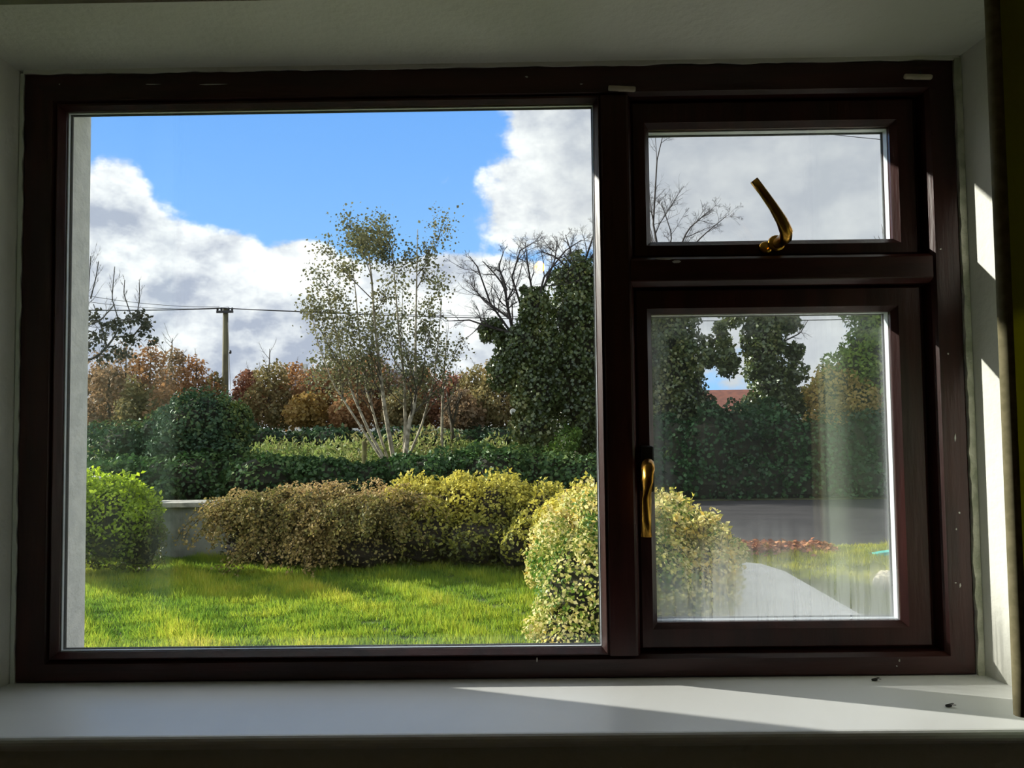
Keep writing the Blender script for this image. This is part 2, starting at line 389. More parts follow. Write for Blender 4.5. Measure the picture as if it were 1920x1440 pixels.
def blobfoliage(name, blobs, n, size, m, parent, seed, aspect=.32, shell=(.80, 1.06), up=.2, jitter=.9, cs=2.0, bias=0.0, hgrad=0.0, spread=.55, droop=0.0, zmin=None, lumps=12, lsize=.30, thin=0.0):
    """leaves over the outside of a heap of ellipsoids (cx, cy, cz, rx, ry, rz)"""
    r = np.random.default_rng(seed); B = lumpy(blobs, lumps, lsize, seed)
    area = (B[:, 3] * B[:, 4] + B[:, 4] * B[:, 5] + B[:, 3] * B[:, 5]); k = r.choice(len(B), int(n * 1.7), p=area / area.sum())
    d = r.normal(size=(len(k), 3)); d /= np.linalg.norm(d, axis=1)[:, None]
    t = r.uniform(*shell, len(k)) ; c = B[k, :3]; R_ = B[k, 3:]
    bump_ = 1 + .16 * (clump(c + d * R_, 3.0, seed + 5) - .5) * 2
    p = c + d * R_ * (t * bump_)[:, None]
    keep = np.ones(len(p), bool)
    for i in range(len(B)):
        q = ((p - B[i, :3]) / B[i, 3:]); keep &= ~((np.linalg.norm(q, axis=1) < .74) & (k != i))
    if zmin is not None: keep &= p[:, 2] > zmin
    if thin:                       # sparser growth low down; the bared dark core stands in for shade
        zz = (p[:, 2] - p[:, 2].min()) / (np.ptp(p[:, 2]) + 1e-6); keep &= r.uniform(size=len(p)) > thin * np.clip((.72 - zz) / .45, 0, 1)
    idx = np.nonzero(keep)[0][:n]; p = p[idx]; d = d[idx] / R_[idx]; d /= np.linalg.norm(d, axis=1)[:, None]
    nn = d + r.normal(size=p.shape) * jitter * .6 + np.array([0, 0, up])
    ax = r.normal(size=p.shape) + np.array([0, 0, .3 - droop]) + d * .5
    z0, z1 = (B[:, 2] - B[:, 5]).min(), (B[:, 2] + B[:, 5]).max()
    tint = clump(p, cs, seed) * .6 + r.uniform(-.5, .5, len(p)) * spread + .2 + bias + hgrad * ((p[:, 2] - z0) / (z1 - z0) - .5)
    L = size * r.uniform(.7, 1.35, len(p))
    return leaves(name, p, nn, ax, L, L * aspect, tint, m, parent)
def hull(name, blobs, m, parent, scale=.80, seed=0, zmin=None):
    """the dense twiggy inside of a bush, lumpy and closed"""
    mb = MB(); r = np.random.default_rng(seed)
    for (cx, cy, cz, rx, ry, rz) in blobs:
        b = len(mb.v); nu, nv = 10, 7
        for j in range(nv):
            th = math.pi * (j + .5) / nv
            for i in range(nu):
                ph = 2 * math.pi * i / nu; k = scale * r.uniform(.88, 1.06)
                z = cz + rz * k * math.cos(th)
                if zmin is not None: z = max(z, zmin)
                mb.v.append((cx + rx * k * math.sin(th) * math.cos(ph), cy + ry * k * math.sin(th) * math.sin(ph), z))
        for j in range(nv - 1):
            for i in range(nu):
                i2 = (i + 1) % nu; mb.f.append((b + j * nu + i, b + j * nu + i2, b + (j + 1) * nu + i2, b + (j + 1) * nu + i))
        mb.f.append(tuple(b + i for i in range(nu))); mb.f.append(tuple(b + (nv - 1) * nu + i for i in range(nu))[::-1])
    o = mb.build(name, m, parent); o['kind'] = 'stuff'; return o
def wander(p, d, L, r, n=6, jit=.12, up=0.0, rr=RNG):
    pts = [np.array(p, float)]; d = np.array(d, float); d /= np.linalg.norm(d)
    for _ in range(n):
        d = d + rr.normal(size=3) * jit + np.array([0, 0, up]); d /= np.linalg.norm(d); pts.append(pts[-1] + d * L / n)
    return np.array(pts)
def branching(mb, pts, r0, level, nchild, ratio, angle, up, tips, rr, sides=4, tmin=.25, n=5, jit=.13, r1=.35):
    """adds side branches (and theirs) along a limb; collects the twig points in tips"""
    Ltot = np.linalg.norm(np.diff(pts, axis=0), axis=1).sum()
    for i in range(nchild):
        t = rr.uniform(tmin, 1.0); f = t * (len(pts) - 1); a = int(min(f, len(pts) - 2)); p = pts[a] + (pts[a + 1] - pts[a]) * (f - a)
        dd = pts[a + 1] - pts[a]; dd /= np.linalg.norm(dd)
        q = np.cross(dd, rr.normal(size=3)); q /= np.linalg.norm(q) + 1e-9
        ang = angle * rr.uniform(.6, 1.3); nd = dd * math.cos(ang) + q * math.sin(ang)
        L = Ltot * ratio * rr.uniform(.55, 1.2) * (1.15 - .6 * t); rb = max(r0 * (1 - .65 * t) * .5, .0022)
        cp = wander(p, nd, L, rb, n, jit, up, rr)
        mb.tube(cp, np.linspace(rb, rb * r1, len(cp)), 3 if level <= 1 else sides, cap=False)
        if level > 1: branching(mb, cp, rb, level - 1, nchild, ratio, angle, up, tips, rr, sides, tmin, max(3, n - 1), jit, r1)
        else: tips.append(cp[1:])
    return tips
def tipleaves(name, tips, per, size, m, parent, seed, spread=.06, aspect=.38, droop=.4):
    r = np.random.default_rng(seed); T = np.concatenate(tips); p = np.repeat(T, per, axis=0) + r.normal(size=(len(T) * per, 3)) * spread
    ax = r.normal(size=p.shape) - np.array([0, 0, droop]); L = size * r.uniform(.6, 1.3, len(p))
    return leaves(name, p, r.normal(size=p.shape), ax, L, L * aspect, clump(p, 1.5, seed) * .5 + r.uniform(0, .5, len(p)), m, parent)

GZ = -1.10      # outside ground
# ================================================================== SETTING: room shell
WX, HZ = 1.804, 1.170           # window frame, outer size
FZ, CZ = -0.95, 1.50            # floor and ceiling
RX0, RX1, RY = -1.6, 3.4, -4.4
LW, SP = -0.20, 0.042           # inner wall face; splay of the reveals
wf = MB()
xl0, xl1, xr0, xr1, zt0, zt1 = -0.004, -SP, 1.813, 1.813 + SP, 1.174, 1.196
# front wall, inner leaf: left pier, right pier, lintel, apron, each closed
wf.prism([(RX0, LW), (xl1, LW), (xl0, 0.02), (xl0, 0.048), (RX0, 0.048)], 'z', FZ, CZ)
wf.prism([(RX1, LW), (xr1, LW), (xr0, 0.02), (xr0, 0.048), (RX1, 0.048)], 'z', FZ, CZ)
wf.prism([(LW, zt1), (0.02, zt0), (0.048, zt0), (0.048, CZ), (LW, CZ)], 'x', xl1 - .03, xr1 + .03)
wf.prism([(LW, FZ), (0.048, FZ), (0.048, -0.004), (0.0, -0.004), (0.0, -0.022), (LW, -0.022)], 'x', xl1 - .03, xr1 + .03)
wall = wf.build('wall_front', M['plaster']); tag(wall, kind='structure')
ow = MB()                        # outer leaf, pebble-dashed, its hole a touch wider than the frame
OX0, OX1, OZ0, OZ1, OY = -0.005, 1.830, -0.055, 1.191, 0.244
for (x0, x1, z0, z1) in ((RX0 - 1.5, OX0, GZ - .3, CZ + .5), (OX1, RX1 + 1.5, GZ - .3, CZ + .5), (OX0, OX1, OZ1, CZ + .5), (OX0, OX1, GZ - .3, OZ0)):
    ow.box(x0, x1, 0.049, OY, z0, z1)
tag(ow.build('wall_exterior', M['dash']), kind='structure')
tag(MB().prism([(.05, -.054), (.29, -.054), (.29, -.085), (.32, -.085), (.32, -.046), (.05, -.004)], 'x', OX0 + .001, OX1 - .001).build('trim_1', M['concrete']), kind='structure')
for nm, bx, mm in (('wall_left', (RX0 - .1, RX0, RY, LW, FZ, CZ), 'plaster'), ('wall_right', (RX1, RX1 + .1, RY, LW, FZ, CZ), 'plaster'),
                   ('wall_back', (RX0, RX1, RY - .1, RY, FZ, CZ), 'plaster'), ('floor', (RX0 - .1, RX1 + .1, RY - .1, .075, FZ - .1, FZ), 'carpet'),
                   ('ceiling', (RX0 - .1, RX1 + .1, RY - .1, .075, CZ, CZ + .1), 'ceiling')):
    tag(MB().box(*bx).build(nm, M[mm]), kind='structure')
# ragged plaster edge lapping on to the frame, top and left, and the lumpy sealant strip on the right
def ragged(name, pts, horizontal, m, th, seed, lo, hi):
    r = np.random.default_rng(seed); mb = MB(); n = len(pts); v = r.uniform(lo, hi, n); v = (v + np.roll(v, 1)) / 2
    for i in range(n - 1):
        a, b = pts[i], pts[i + 1]
        if horizontal: q = [(a, zt0 + .004), (b, zt0 + .004), (b, HZ - v[i + 1]), (a, HZ - v[i])]; pr = [(x, z) for x, z in q]
        else: pr = None
        if horizontal: mb.prism(pr, 'y', -th, .003)
        else: mb.prism([(name == 'sealant_strip' and WX + .012 or -.006, a), (name == 'sealant_strip' and WX + .012 or -.006, b), ((WX - v[i + 1]) if name == 'sealant_strip' else v[i + 1], b), ((WX - v[i]) if name == 'sealant_strip' else v[i], a)], 'y', -th, .003)
    return mb.build(name, m, wall)
ragged('plaster_edge', np.linspace(0, WX + .01, 110), True, M['plaster'], .002, 3, -.001, .005)
ragged('plaster_lap', np.linspace(0, HZ, 80), False, M['plaster'], .002, 4, -.002, .004)
ragged('sealant_strip', np.linspace(0, HZ, 80), False, M['sealant'], .004, 5, -.003, .003)
# window board: rounded nose
nose = [(0.0, -0.022), (0.0, 0.0)] + [(-.244 - .009 * math.sin(a), -.011 + .011 * math.cos(a)) for a in np.linspace(0, math.pi, 9)]
sill = MB().prism(nose, 'x', -0.16, 1.99).build('trim_2', M['sill']); tag(sill, kind='structure')

# ================================================================== WINDOW
win = thing('window_1', (0, 0, 0), kind='structure')
def rail(name, outline_axis, **k): pass
FD = 0.046
# outer frame: mitred rails, chamfered towards the glass
def mitre_frame(x0, x1, z0, z1, wl, wr, wb, wt_, y0, y1, ch, cw, parent, name, split=True):
    """a rectangular frame as four mitred rails; face at y0, back y1; chamfer cw wide and ch deep on the inner arris"""
    outs = []
    O = [(x0, z0), (x1, z0), (x1, z1), (x0, z1)]
    I = [(x0 + wl, z0 + wb), (x1 - wr, z0 + wb), (x1 - wr, z1 - wt_), (x0 + wl, z1 - wt_)]
    sg = [(-1, -1), (1, -1), (1, 1), (-1, 1)]
    e = .0025
    def ring(off_o, y, base):
        return [(b[0] + s[0] * off_o, y, b[1] + s[1] * off_o) for b, s in zip(base, sg)]
    prof = [ring(0, y1, O), ring(0, y0 + e * 1.6, O), ring(-e * 1.6, y0, O), ring(cw, y0, I), ring(0, y0 + ch, I), ring(0, y1, I)]
    if not split:
        mb = MB()
    for i in range(4):
        j = (i + 1) % 4
        if split: mb = MB()
        b = len(mb.v); mb.v += [r_[i] for r_ in prof] + [r_[j] for r_ in prof]; n = len(prof)
        for k in range(n):
            k2 = (k + 1) % n; mb.f.append((b + k, b + k2, b + n + k2, b + n + k))
        if split:
            mb.f.append(tuple(b + k for k in range(n))); mb.f.append(tuple(b + n + k for k in range(n))[::-1])
            outs.append(mb.build(name, M['upvc_h'] if i % 2 == 0 else M['upvc'], parent))
    return outs if split else mb.build(name, M['upvc'], parent)
# outer frame rails
mitre_frame(0, WX, 0, HZ, 0.063, .054, .041, .060, 0.0, FD, .010, .006, win, 'frame_rail')
MB().prism([(1.121, FD), (1.121, .003), (1.124, 0), (1.171, 0), (1.175, .002), (1.181, .016), (1.181, FD)], 'z', .041, HZ - .060).build('mullion', M['upvc'], win)
MB().prism([(FD, .738), (.014, .738), (.001, .746), (0, .748), (0, .786), (.001, .788), (.010, .794), (FD, .794)], 'x', 1.174, WX - .054).build('transom', M['upvc_h'], win)
def glazing(x0, x1, z0, z1, parent, y, gap=.020):
    """sealed unit: two panes apart by an aluminium spacer, black gasket round it"""
    for yy in (y, y + gap):
        MB().box(x0 - .008, x1 + .008, yy, yy + .004, z0 - .008, z1 + .008).build('glass_pane', M['glass'], parent)
    sp = MB(); t = .006
    for (a, b, c, d) in ((x0 - .007, x0 + .001, z0 - .007, z1 + .007), (x1 - .001, x1 + .007, z0 - .007, z1 + .007), (x0 + .001, x1 - .001, z0 - .007, z0 + .001), (x0 + .001, x1 - .001, z1 - .001, z1 + .007)):
        sp.box(a, b, y + .0042, y + gap - .0003, c, d)
    sp.build('spacer_bar', M['spacer'], parent)
    gk = MB()
    for (a, b, c, d) in ((x0 - .004, x0 + .0025, z0 - .004, z1 + .004), (x1 - .0025, x1 + .004, z0 - .004, z1 + .004), (x0 + .0025, x1 - .0025, z0 - .004, z0 + .0025), (x0 + .0025, x1 - .0025, z1 - .0025, z1 + .004)):
        gk.box(a, b, y + gap + .0042, y + gap + .008, c, d)
    gk.build('gasket', M['gasket'], parent)
# fixed light
fx = mitre_frame(.063, 1.121, .041, HZ - .060, .011, .011, .011, .009, .002, .040, .016, .009, win, 'glazing_bead', split=False)
glazing(.075, 1.109, .053, HZ - .070, fx, .019, .010)
# opening lights, set back a little behind the frame's face
vent = mitre_frame(1.184, 1.739, .797, HZ - .064, .036, .045, .033, .052, .026, .070, .012, .010, win, 'vent_sash', split=False)
glazing(1.220, 1.694, .831, HZ - .117, vent, .043)
case = mitre_frame(1.184, 1.739, .045, .735, .034, .055, .047, .048, .026, .070, .012, .010, win, 'casement_sash', split=False)
glazing(1.218, 1.684, .092, .687, case, .043)
fg = MB().box(1.2185, 1.6835, .0412, .0424, .0925, .6865).build('condensation', M['fog'], case); fg['kind'] = 'stuff'
for (a, b, c, d) in ((1.176, 1.200, .036, HZ - .056), (1.728, 1.756, .036, HZ - .056), (1.200, 1.728, .036, .058), (1.200, 1.728, .722, .812), (1.200, 1.728, HZ - .078, HZ - .056)):
    MB().box(a, b, .0705, .076, c, d).build('frame_stop', M['upvc'], win)
for (a, b, c, d) in ((1.176, 1.1835, .036, HZ - .056), (1.7405, 1.756, .036, HZ - .056), (1.1836, 1.7404, .036, .0445), (1.1836, 1.7404, .738, .794), (1.1836, 1.7404, HZ - .0635, HZ - .056)):
    MB().box(a, b, FD - .001, .0705, c, d).build('frame_rebate', M['upvc'], win)
# brass handles
hb = MB().lathe([(.0, -.004), (.015, -.004), (.017, 0), (.017, .003), (.013, .007), (.0, .007)], (1.461, .0215, .820), 'y', 18); hb.build('handle_boss', M['brass'], vent, True)
lev = np.array([(1.463, .018, .820), (1.464, -.022, .822), (1.460, -.036, .830), (1.450, -.043, .848), (1.434, -.046, .874), (1.415, -.047, .902), (1.399, -.047, .924)])
def lever(path, w, t, name, parent, sides=12):
    mb = MB(); mb.tube(path, w, sides); o = mb.build(name, M['brass'], parent, True); return o
lever(lev, np.array([.011, .012, .012, .0105, .0085, .0078, .008]), 1, 'handle_lever', vent)
MB().lathe([(0, -.003), (.011, -.003), (.013, .001), (.013, .004), (0, .004)], (1.440, .0220, .812), 'y', 16).build('handle_rose', M['brass'], vent, True)
MB().box(1.188, 1.212, -.002, .0265, .345, .432).build('handle_base', M['blackplastic'], case, bevel=.004)
lev2 = np.array([(1.199, -.004, .396), (1.196, -.026, .398), (1.193, -.040, .390), (1.191, -.044, .368), (1.190, -.042, .338), (1.189, -.040, .300), (1.188, -.041, .268)])
lever(lev2, np.array([.012, .012, .0125, .0105, .0085, .0085, .010]), 1, 'handle_lever', case)
# flecks of wall paint and chips on the dark frame
fl = MB(); r = np.random.default_rng(9)
for (x, z, w_, h_, y) in [(1.772, .60, .003, .004, 0), (1.779, .44, .003, .018, 0), (1.782, .30, .004, .004, 0), (1.775, .27, .003, .004, 0), (1.778, .165, .003, .008, 0), (1.770, .17, .004, .003, 0), (1.66, .028, .004, .006, 0), (1.655, .018, .003, .003, 0),
                       (.985, .036, .003, .010, 0), (.25, 1.145, .035, .002, 0), (.37, 1.143, .055, .002, 0), (1.235, .789, .045, .004, 0), (1.262, .783, .018, .006, 0), (.07, 1.148, .003, .003, 0), (.98, 1.148, .006, .004, 0), (1.086, 1.132, .006, .003, 0), (1.765, .80, .004, .003, 0)]:
    k = r.uniform(.6, 1.2, 6); a = np.arange(6) * math.pi / 3
    fl.prism([(x + w_ / 2 * kk * math.cos(t), z + h_ / 2 * kk * math.sin(t)) for kk, t in zip(k, a)], 'y', -.0007, .0006)
fl.build('paint_flecks', M['fleck'], win)['kind'] = 'stuff'
# two little curtain-wire pegs
for (x, z, lab, tilt) in ((1.163, 1.119, 'short cream peg fixed to the frame above the mullion', -.06), (1.731, 1.133, 'short cream peg with a nail at the top right frame corner', -.04)):
    t_ = thing('curtain_peg', (x, 0, z), lab, 'peg')
    dx, dz = .026 * math.cos(tilt), .026 * math.sin(tilt)
    MB().tube([(x - dx, -.0065, z - dz), (x - dx * .9, -.0065, z - dz * .9), (x + dx * .9, -.0065, z + dz * .9), (x + dx, -.0065, z + dz)], [.0042, .0052, .0052, .0042], 10).build('peg_rod', M['cream'], t_, True)
    MB().box(x - .006, x + .006, -.006, .0, z - .003, z + .003).build('peg_back', M['cream'], t_)
    if x > 1.5:
        MB().tube([(x + .004, -.008, z + .001), (x + .004, -.008, z + .011)], .0018, 8).build('nail', M['darkmetal'], t_)

# ================================================================== CURTAINS (their sunlit folds mirror in the panes)
def curtain(x0, x1, y, z0, z1, folds, amp, label, lead):
    """lined pleated curtain: face cloth to the room, pale lining to the window, a turned hem down the leading edge"""
    t_ = thing('curtain', ((x0 + x1) / 2, y, z0), label, 'curtain', 'curtains either side of the window')
    nx, nz = int(folds * 16), 20
    for nm, off, mm in (('face_cloth', 0.0, M['curtain']), ('lining', .006, M['lining'])):
        v = []; f = []
        for j in range(nz + 1):
            z = z0 + (z1 - z0) * j / nz
            for i in range(nx + 1):
                t = i / nx; tt = t if lead > 0 else 1 - t; ph = tt * folds * 2 * math.pi
                v.append((x0 + (x1 - x0) * t, y + off + amp * (1 + .12 * math.sin(2 * z + tt * 5)) * math.sin(ph + .2 * math.sin(1.7 * z)) * min(1, .25 + tt * 4) + .012 * math.sin(ph * .43 + 1.2), z))
        for j in range(nz):
            for i in range(nx):
                a = j * (nx + 1) + i; f.append((a, a + 1, a + nx + 2, a + nx + 1))
        me = bpy.data.meshes.new(nm); me.from_pydata(v, [], f); me.update(); me.polygons.foreach_set('use_smooth', [True] * len(f))
        o = link(nm, me, t_, mm); md = o.modifiers.new('cloth', 'SOLIDIFY'); md.thickness = .0015
    xe = x0 if lead > 0 else x1; h = []
    for j in range(nz + 1):
        z = z0 + (z1 - z0) * j / nz; h.append((xe, y + .004 + .012 * math.sin(1.2), z))
    MB().tube(h, .0105, 10).build('turned_hem', M['hem'], t_, True)
    return t_
def liningmat():
    mt, t, o = newmat('pale_curtain_lining')
    d = N(t, 'ShaderNodeBsdfDiffuse'); d.inputs[0].default_value = lin((226, 240, 220))
    tr = N(t, 'ShaderNodeBsdfTranslucent'); tr.inputs[0].default_value = lin((220, 226, 190))
    mx = N(t, 'ShaderNodeMixShader'); mx.inputs[0].default_value = 0.42
    t.links.new(d.outputs[0], mx.inputs[1]); t.links.new(tr.outputs[0], mx.inputs[2]); t.links.new(mx.outputs[0], o.inputs[0])
    return mt
M['lining'] = liningmat()
M['hem'] = mat('olive_brown_hem', (120, 112, 84), (104, 98, 70), 60, 0.9)
curtain(1.686, 2.34, -.325, .045, 1.44, 3.5, .030, 'sage green pleated curtain hanging beside the right reveal', 1)
curtain(-.46, .145, -.325, .045, 1.44, 3.5, .030, 'sage green pleated curtain hanging beside the left reveal', -1)
# the room's bare bulb, seen mirrored in the fixed pane
bp = np.array([0.958 + .0380 * 3.70 - .009 * 3.7, -2.20, .486 + .1985 * 3.70])
pen = thing('pendant_lamp', bp, 'bare warm bulb on a flex from the ceiling, mirrored as a yellow dot', 'lamp')
MB().lathe([(0.0, -.026), (.013, -.023), (.023, -.011), (.026, .002), (.022, .015), (.013, .024), (.011, .028), (0, .028)], bp, 'z', 18).build('bulb', M['bulb'], pen, True)
MB().lathe([(0, .029), (.016, .029), (.018, .075), (.008, .085), (0, .085)], bp, 'z', 14).build('lamp_holder', M['blackplastic'], pen, True)
MB().tube([bp + [0, 0, .085], bp + [0, 0, .15], (bp[0], bp[1], CZ - .02)], .003, 8).build('flex', M['cream'], pen)
MB().lathe([(0, -.03), (.02, -.03), (.045, -.004), (.045, 0), (0, 0)], (bp[0], bp[1], CZ), 'z', 18).build('ceiling_rose', M['cream'], pen, True)
# dead flies on the window board
for (u_, v_, lab) in ((1640, 1277, 'tiny dead fly on the white sill close to the frame'), (1779, 1326, 'dead fly lying on the sill near the sill\'s right corner')):
    d_ = CR @ np.array([(u_ - 960) / FPX, 1, -(v_ - 720) / FPX]); q = CAM + d_ * (-CAM[2] / d_[2])
    t_ = thing('dead_fly', q, lab, 'fly'); x, y, z = q
    MB().lathe([(0, -.006), (.0018, -.005), (.0026, -.001), (.0022, .003), (.0012, .005), (0, .0055)], (x, y, z + .0027), 'x', 8).build('body', M['blackplastic'], t_, True)
    for s_ in (-1, 1):
        MB().prism([(x - .001, y + s_ * .001), (x + .009, y + s_ * .0055), (x + .011, y + s_ * .003), (x + .006, y + s_ * .0008)], 'z', z + .0045, z + .0049).build('wing', M['darkmetal'], t_)

# ================================================================== GROUNDS
def slab(name, x0, x1, y0, y1, zt, m, th=.3):
    return tag(MB().box(x0, x1, y0, y1, zt - th, zt).build(name, m), kind='structure')
slab('lawn', -16, 2.30, OY, 7.62, GZ, M['soil'])
slab('verge', 3.32, 16, OY, 8.05, GZ, M['verge'])
slab('road', -60, 60, 8.06, 13.3, GZ - .02, M['tarmac'])
slab('field', -120, 120, 13.31, 160, GZ, M['rough'])
pth = MB().prism([(2.30, OY), (3.32, OY), (3.32, 5.5), (3.22, 5.85), (3.0, 6.0), (2.30, 6.0)], 'z', GZ - .1, GZ + .20).build('path', M['pathtop'], bevel=.012); tag(pth, kind='structure')
slab('verge', 2.30, 3.319, 6.01, 8.05, GZ, M['verge'])
def bladefield(name, x0, x1, y0, y1, n, h, m, seed, dens=None):
    r = np.random.default_rng(seed); x = r.uniform(x0, x1, n); y = r.uniform(y0, y1, n)
    p = np.stack([x, y, np.full(n, GZ)], 1)
    q = p * np.array([1, 1, 0]); c = clump(q, 1.6, seed); c2 = clump(q, 5.0, seed + 1)
    nn = np.stack([r.normal(size=n), r.normal(size=n), r.uniform(0, .5, n)], 1); ax = np.stack([r.normal(size=n) * .45, r.normal(size=n) * .45, np.ones(n)], 1)
    c3 = clump(q, 11.0, seed + 2); L = h * r.uniform(.45, 1.25, n) * (.35 + 1.1 * c3 ** 1.5 + .4 * c2)
    o = leaves(name, p, nn, ax, L, .0035 + .002 * r.uniform(size=n), -.10 + .5 * c + .35 * c2 + .25 * c3 + r.uniform(-.22, .22, n), m, None, tri=True)
    return tag(o, kind='stuff')
bladefield('grass', -5.2, 2.28, 3.2, 7.6, 190000, .062, M['l_grass'], 21)
bladefield('verge_grass', 3.34, 8.0, 3.4, 8.0, 70000, .05, M['l_verge'], 22)
# fallen leaves along the road edge
r = np.random.default_rng(31); n = 2600
p = np.stack([r.uniform(2.7, 4.6, n), 7.75 + r.normal(size=n) * .16, np.full(n, GZ + .02) + r.uniform(0, .03, n)], 1)
tag(leaves('leaf_litter', p, np.stack([r.normal(size=n) * .5, r.normal(size=n) * .5, np.ones(n)], 1), r.normal(size=(n, 3)), .07, .028, r.uniform(0, 1, n), M['l_litter']), kind='stuff')

# ================================================================== NEAR GARDEN
# boundary wall with coping
gw = thing('garden_wall', (-3, 7.75, GZ), 'low weathered rendered garden wall with a pale concrete coping', 'wall')
MB().box(-9.0, 1.9, 7.66, 7.86, GZ - .1, -.515).build('wall_body', M['render'], gw)
x = -9.0; i = 0; r = np.random.default_rng(41)
while x < 1.9:
    L = .9; MB().box(x + .004, min(x + L, 1.9) - .004, 7.60 + r.uniform(-.006, .006), 7.92, -.512, -.452 + r.uniform(-.004, .004)).build('coping_slab', M['concrete'], gw, bevel=.008); x += L
gp = thing('gate_pillar', (-4.6, 8.0, GZ), 'pale capped gate pillar just behind the lime shrub', 'pillar')
c0 = P(160, 895, 9.45); xr_ = P(217, 895, 9.45)[0]
MB().box(xr_ - .50, xr_ - .06, 7.87, 8.05, GZ - .1, c0[2] - .05).build('pillar_shaft', M['render'], gp)
MB().prism([(xr_ - .56, c0[2] - .045), (xr_, c0[2] - .045), (xr_, c0[2] - .005), (xr_ - .1, c0[2] + .015), (xr_ - .46, c0[2] + .015), (xr_ - .56, c0[2] - .005)], 'y', 7.80, 8.06).build('pillar_cap', M['pathtop'], gp)
def shoots(t_, blobs, n, h, size, m, seed, per=9, stemr=.004, lean=.35):
    """upright leafy shoots standing out of the top of a bush"""
    r = np.random.default_rng(seed); B = np.asarray(blobs); mb = MB(); P_ = []; A_ = []
    for _ in range(n):
        b = B[r.integers(0, len(B))]; a = r.uniform(0, 6.28); q = r.uniform(0, .85) ** .6
        p = np.array([b[0] + b[3] * q * math.cos(a), b[1] + b[4] * q * math.sin(a), b[2] + b[5] * math.sqrt(max(.05, 1 - q * q)) * .95])
        L = h * r.uniform(.4, 1.2); w = wander(p, np.array([r.normal() * lean, r.normal() * lean, 1.0]), L, stemr, 4, .10, .05, r)
        mb.tube(w, np.linspace(stemr, stemr * .4, len(w)), 3, cap=False)
        for k in range(per):
            f = r.uniform(.15, 1.0) * (len(w) - 1); i0 = int(min(f, len(w) - 2)); P_.append(w[i0] + (w[i0 + 1] - w[i0]) * (f - i0)); A_.append([r.normal(), r.normal(), .55])
    mb.build('shoot_stems', M['bark'], t_)['kind'] = 'stuff'
    P_ = np.array(P_); A_ = np.array(A_); L = size * r.uniform(.6, 1.3, len(P_))
    leaves('shoot_leaves', P_, r.normal(size=P_.shape) + np.array([0, 0, .6]), A_, L, L * .3, .62 + r.uniform(-.25, .38, len(P_)), m, t_)
# lime shrub
def shrub(name, label, blobs, n, size, m, seed, inner='inner', cat='shrub', hs=.80, stems=0, **k):
    B = np.asarray(blobs); t_ = thing(name, (B[:, 0].mean(), B[:, 1].mean(), GZ), label, cat)
    blobfoliage('foliage', blobs, n, size, m, t_, seed, zmin=GZ + .01, **k)
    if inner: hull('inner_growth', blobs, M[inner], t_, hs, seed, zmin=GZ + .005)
    return t_
def bl(u, v, D, ru, rv, ry): 
    q = P(u, v, D); s = D / FPX
    return (q[0], q[1], q[2], ru * s, ry, rv * s)
shrub('lime_shrub', 'bushy shrub with lime yellow shoots at the foot of the white exterior reveal',
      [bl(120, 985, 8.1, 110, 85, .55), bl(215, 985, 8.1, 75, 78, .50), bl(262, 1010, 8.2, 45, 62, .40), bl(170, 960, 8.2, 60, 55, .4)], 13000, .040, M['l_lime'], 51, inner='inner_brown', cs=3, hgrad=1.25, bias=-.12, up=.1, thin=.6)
lime = bpy.data.objects['lime_shrub']
shoots(lime, [bl(120, 975, 8.1, 100, 70, .5), bl(215, 975, 8.1, 72, 64, .45), bl(265, 1000, 8.2, 40, 60, .35)], 150, .17, .055, M['l_lime'], 52, per=14)
# cotoneaster: arching sprays over the wall
ct = thing('cotoneaster_hedge', P(560, 1060, 8.7) , 'brownish arching cotoneaster hedge spilling over the garden wall', 'hedge'); ct.location.z = GZ
cb = [bl(462, 972, 8.75, 56, 42, .35), bl(520, 985, 8.7, 75, 58, .45), bl(585, 965, 8.8, 60, 48, .40), bl(640, 990, 8.65, 80, 65, .5), bl(710, 985, 8.6, 75, 65, .5), bl(560, 1030, 8.5, 110, 40, .35), bl(690, 1035, 8.4, 80, 38, .4), bl(468, 1022, 8.7, 52, 42, .3)]
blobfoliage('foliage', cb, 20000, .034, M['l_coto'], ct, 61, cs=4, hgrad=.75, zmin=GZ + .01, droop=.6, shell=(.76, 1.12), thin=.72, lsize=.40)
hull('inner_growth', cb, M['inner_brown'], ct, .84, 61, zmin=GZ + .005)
sp = MB(); rr = np.random.default_rng(62); tl = []
for i in range(300):
    b = cb[rr.integers(0, 6)]; a = rr.uniform(-2.3, -.2); hh = rr.uniform(.05, .80); p0 = np.array([b[0] + b[3] * .6 * math.cos(a), b[1] + b[4] * .6 * math.sin(a), b[2] + b[5] * hh])
    d = np.array([math.cos(a) * .9 + rr.normal() * .3, math.sin(a) * .8, .75]); q = wander(p0, d, rr.uniform(.3, .75), .004, 8, .08, -.24, rr); sp.tube(q, np.linspace(.005, .002, len(q)), 3, cap=False); tl.append(q[1:])
sp.build('arching_stems', M['inner_brown'], ct)['kind'] = 'stuff'
tipleaves('spray_leaves', tl, 9, .034, M['l_coto'], ct, 63, .022)
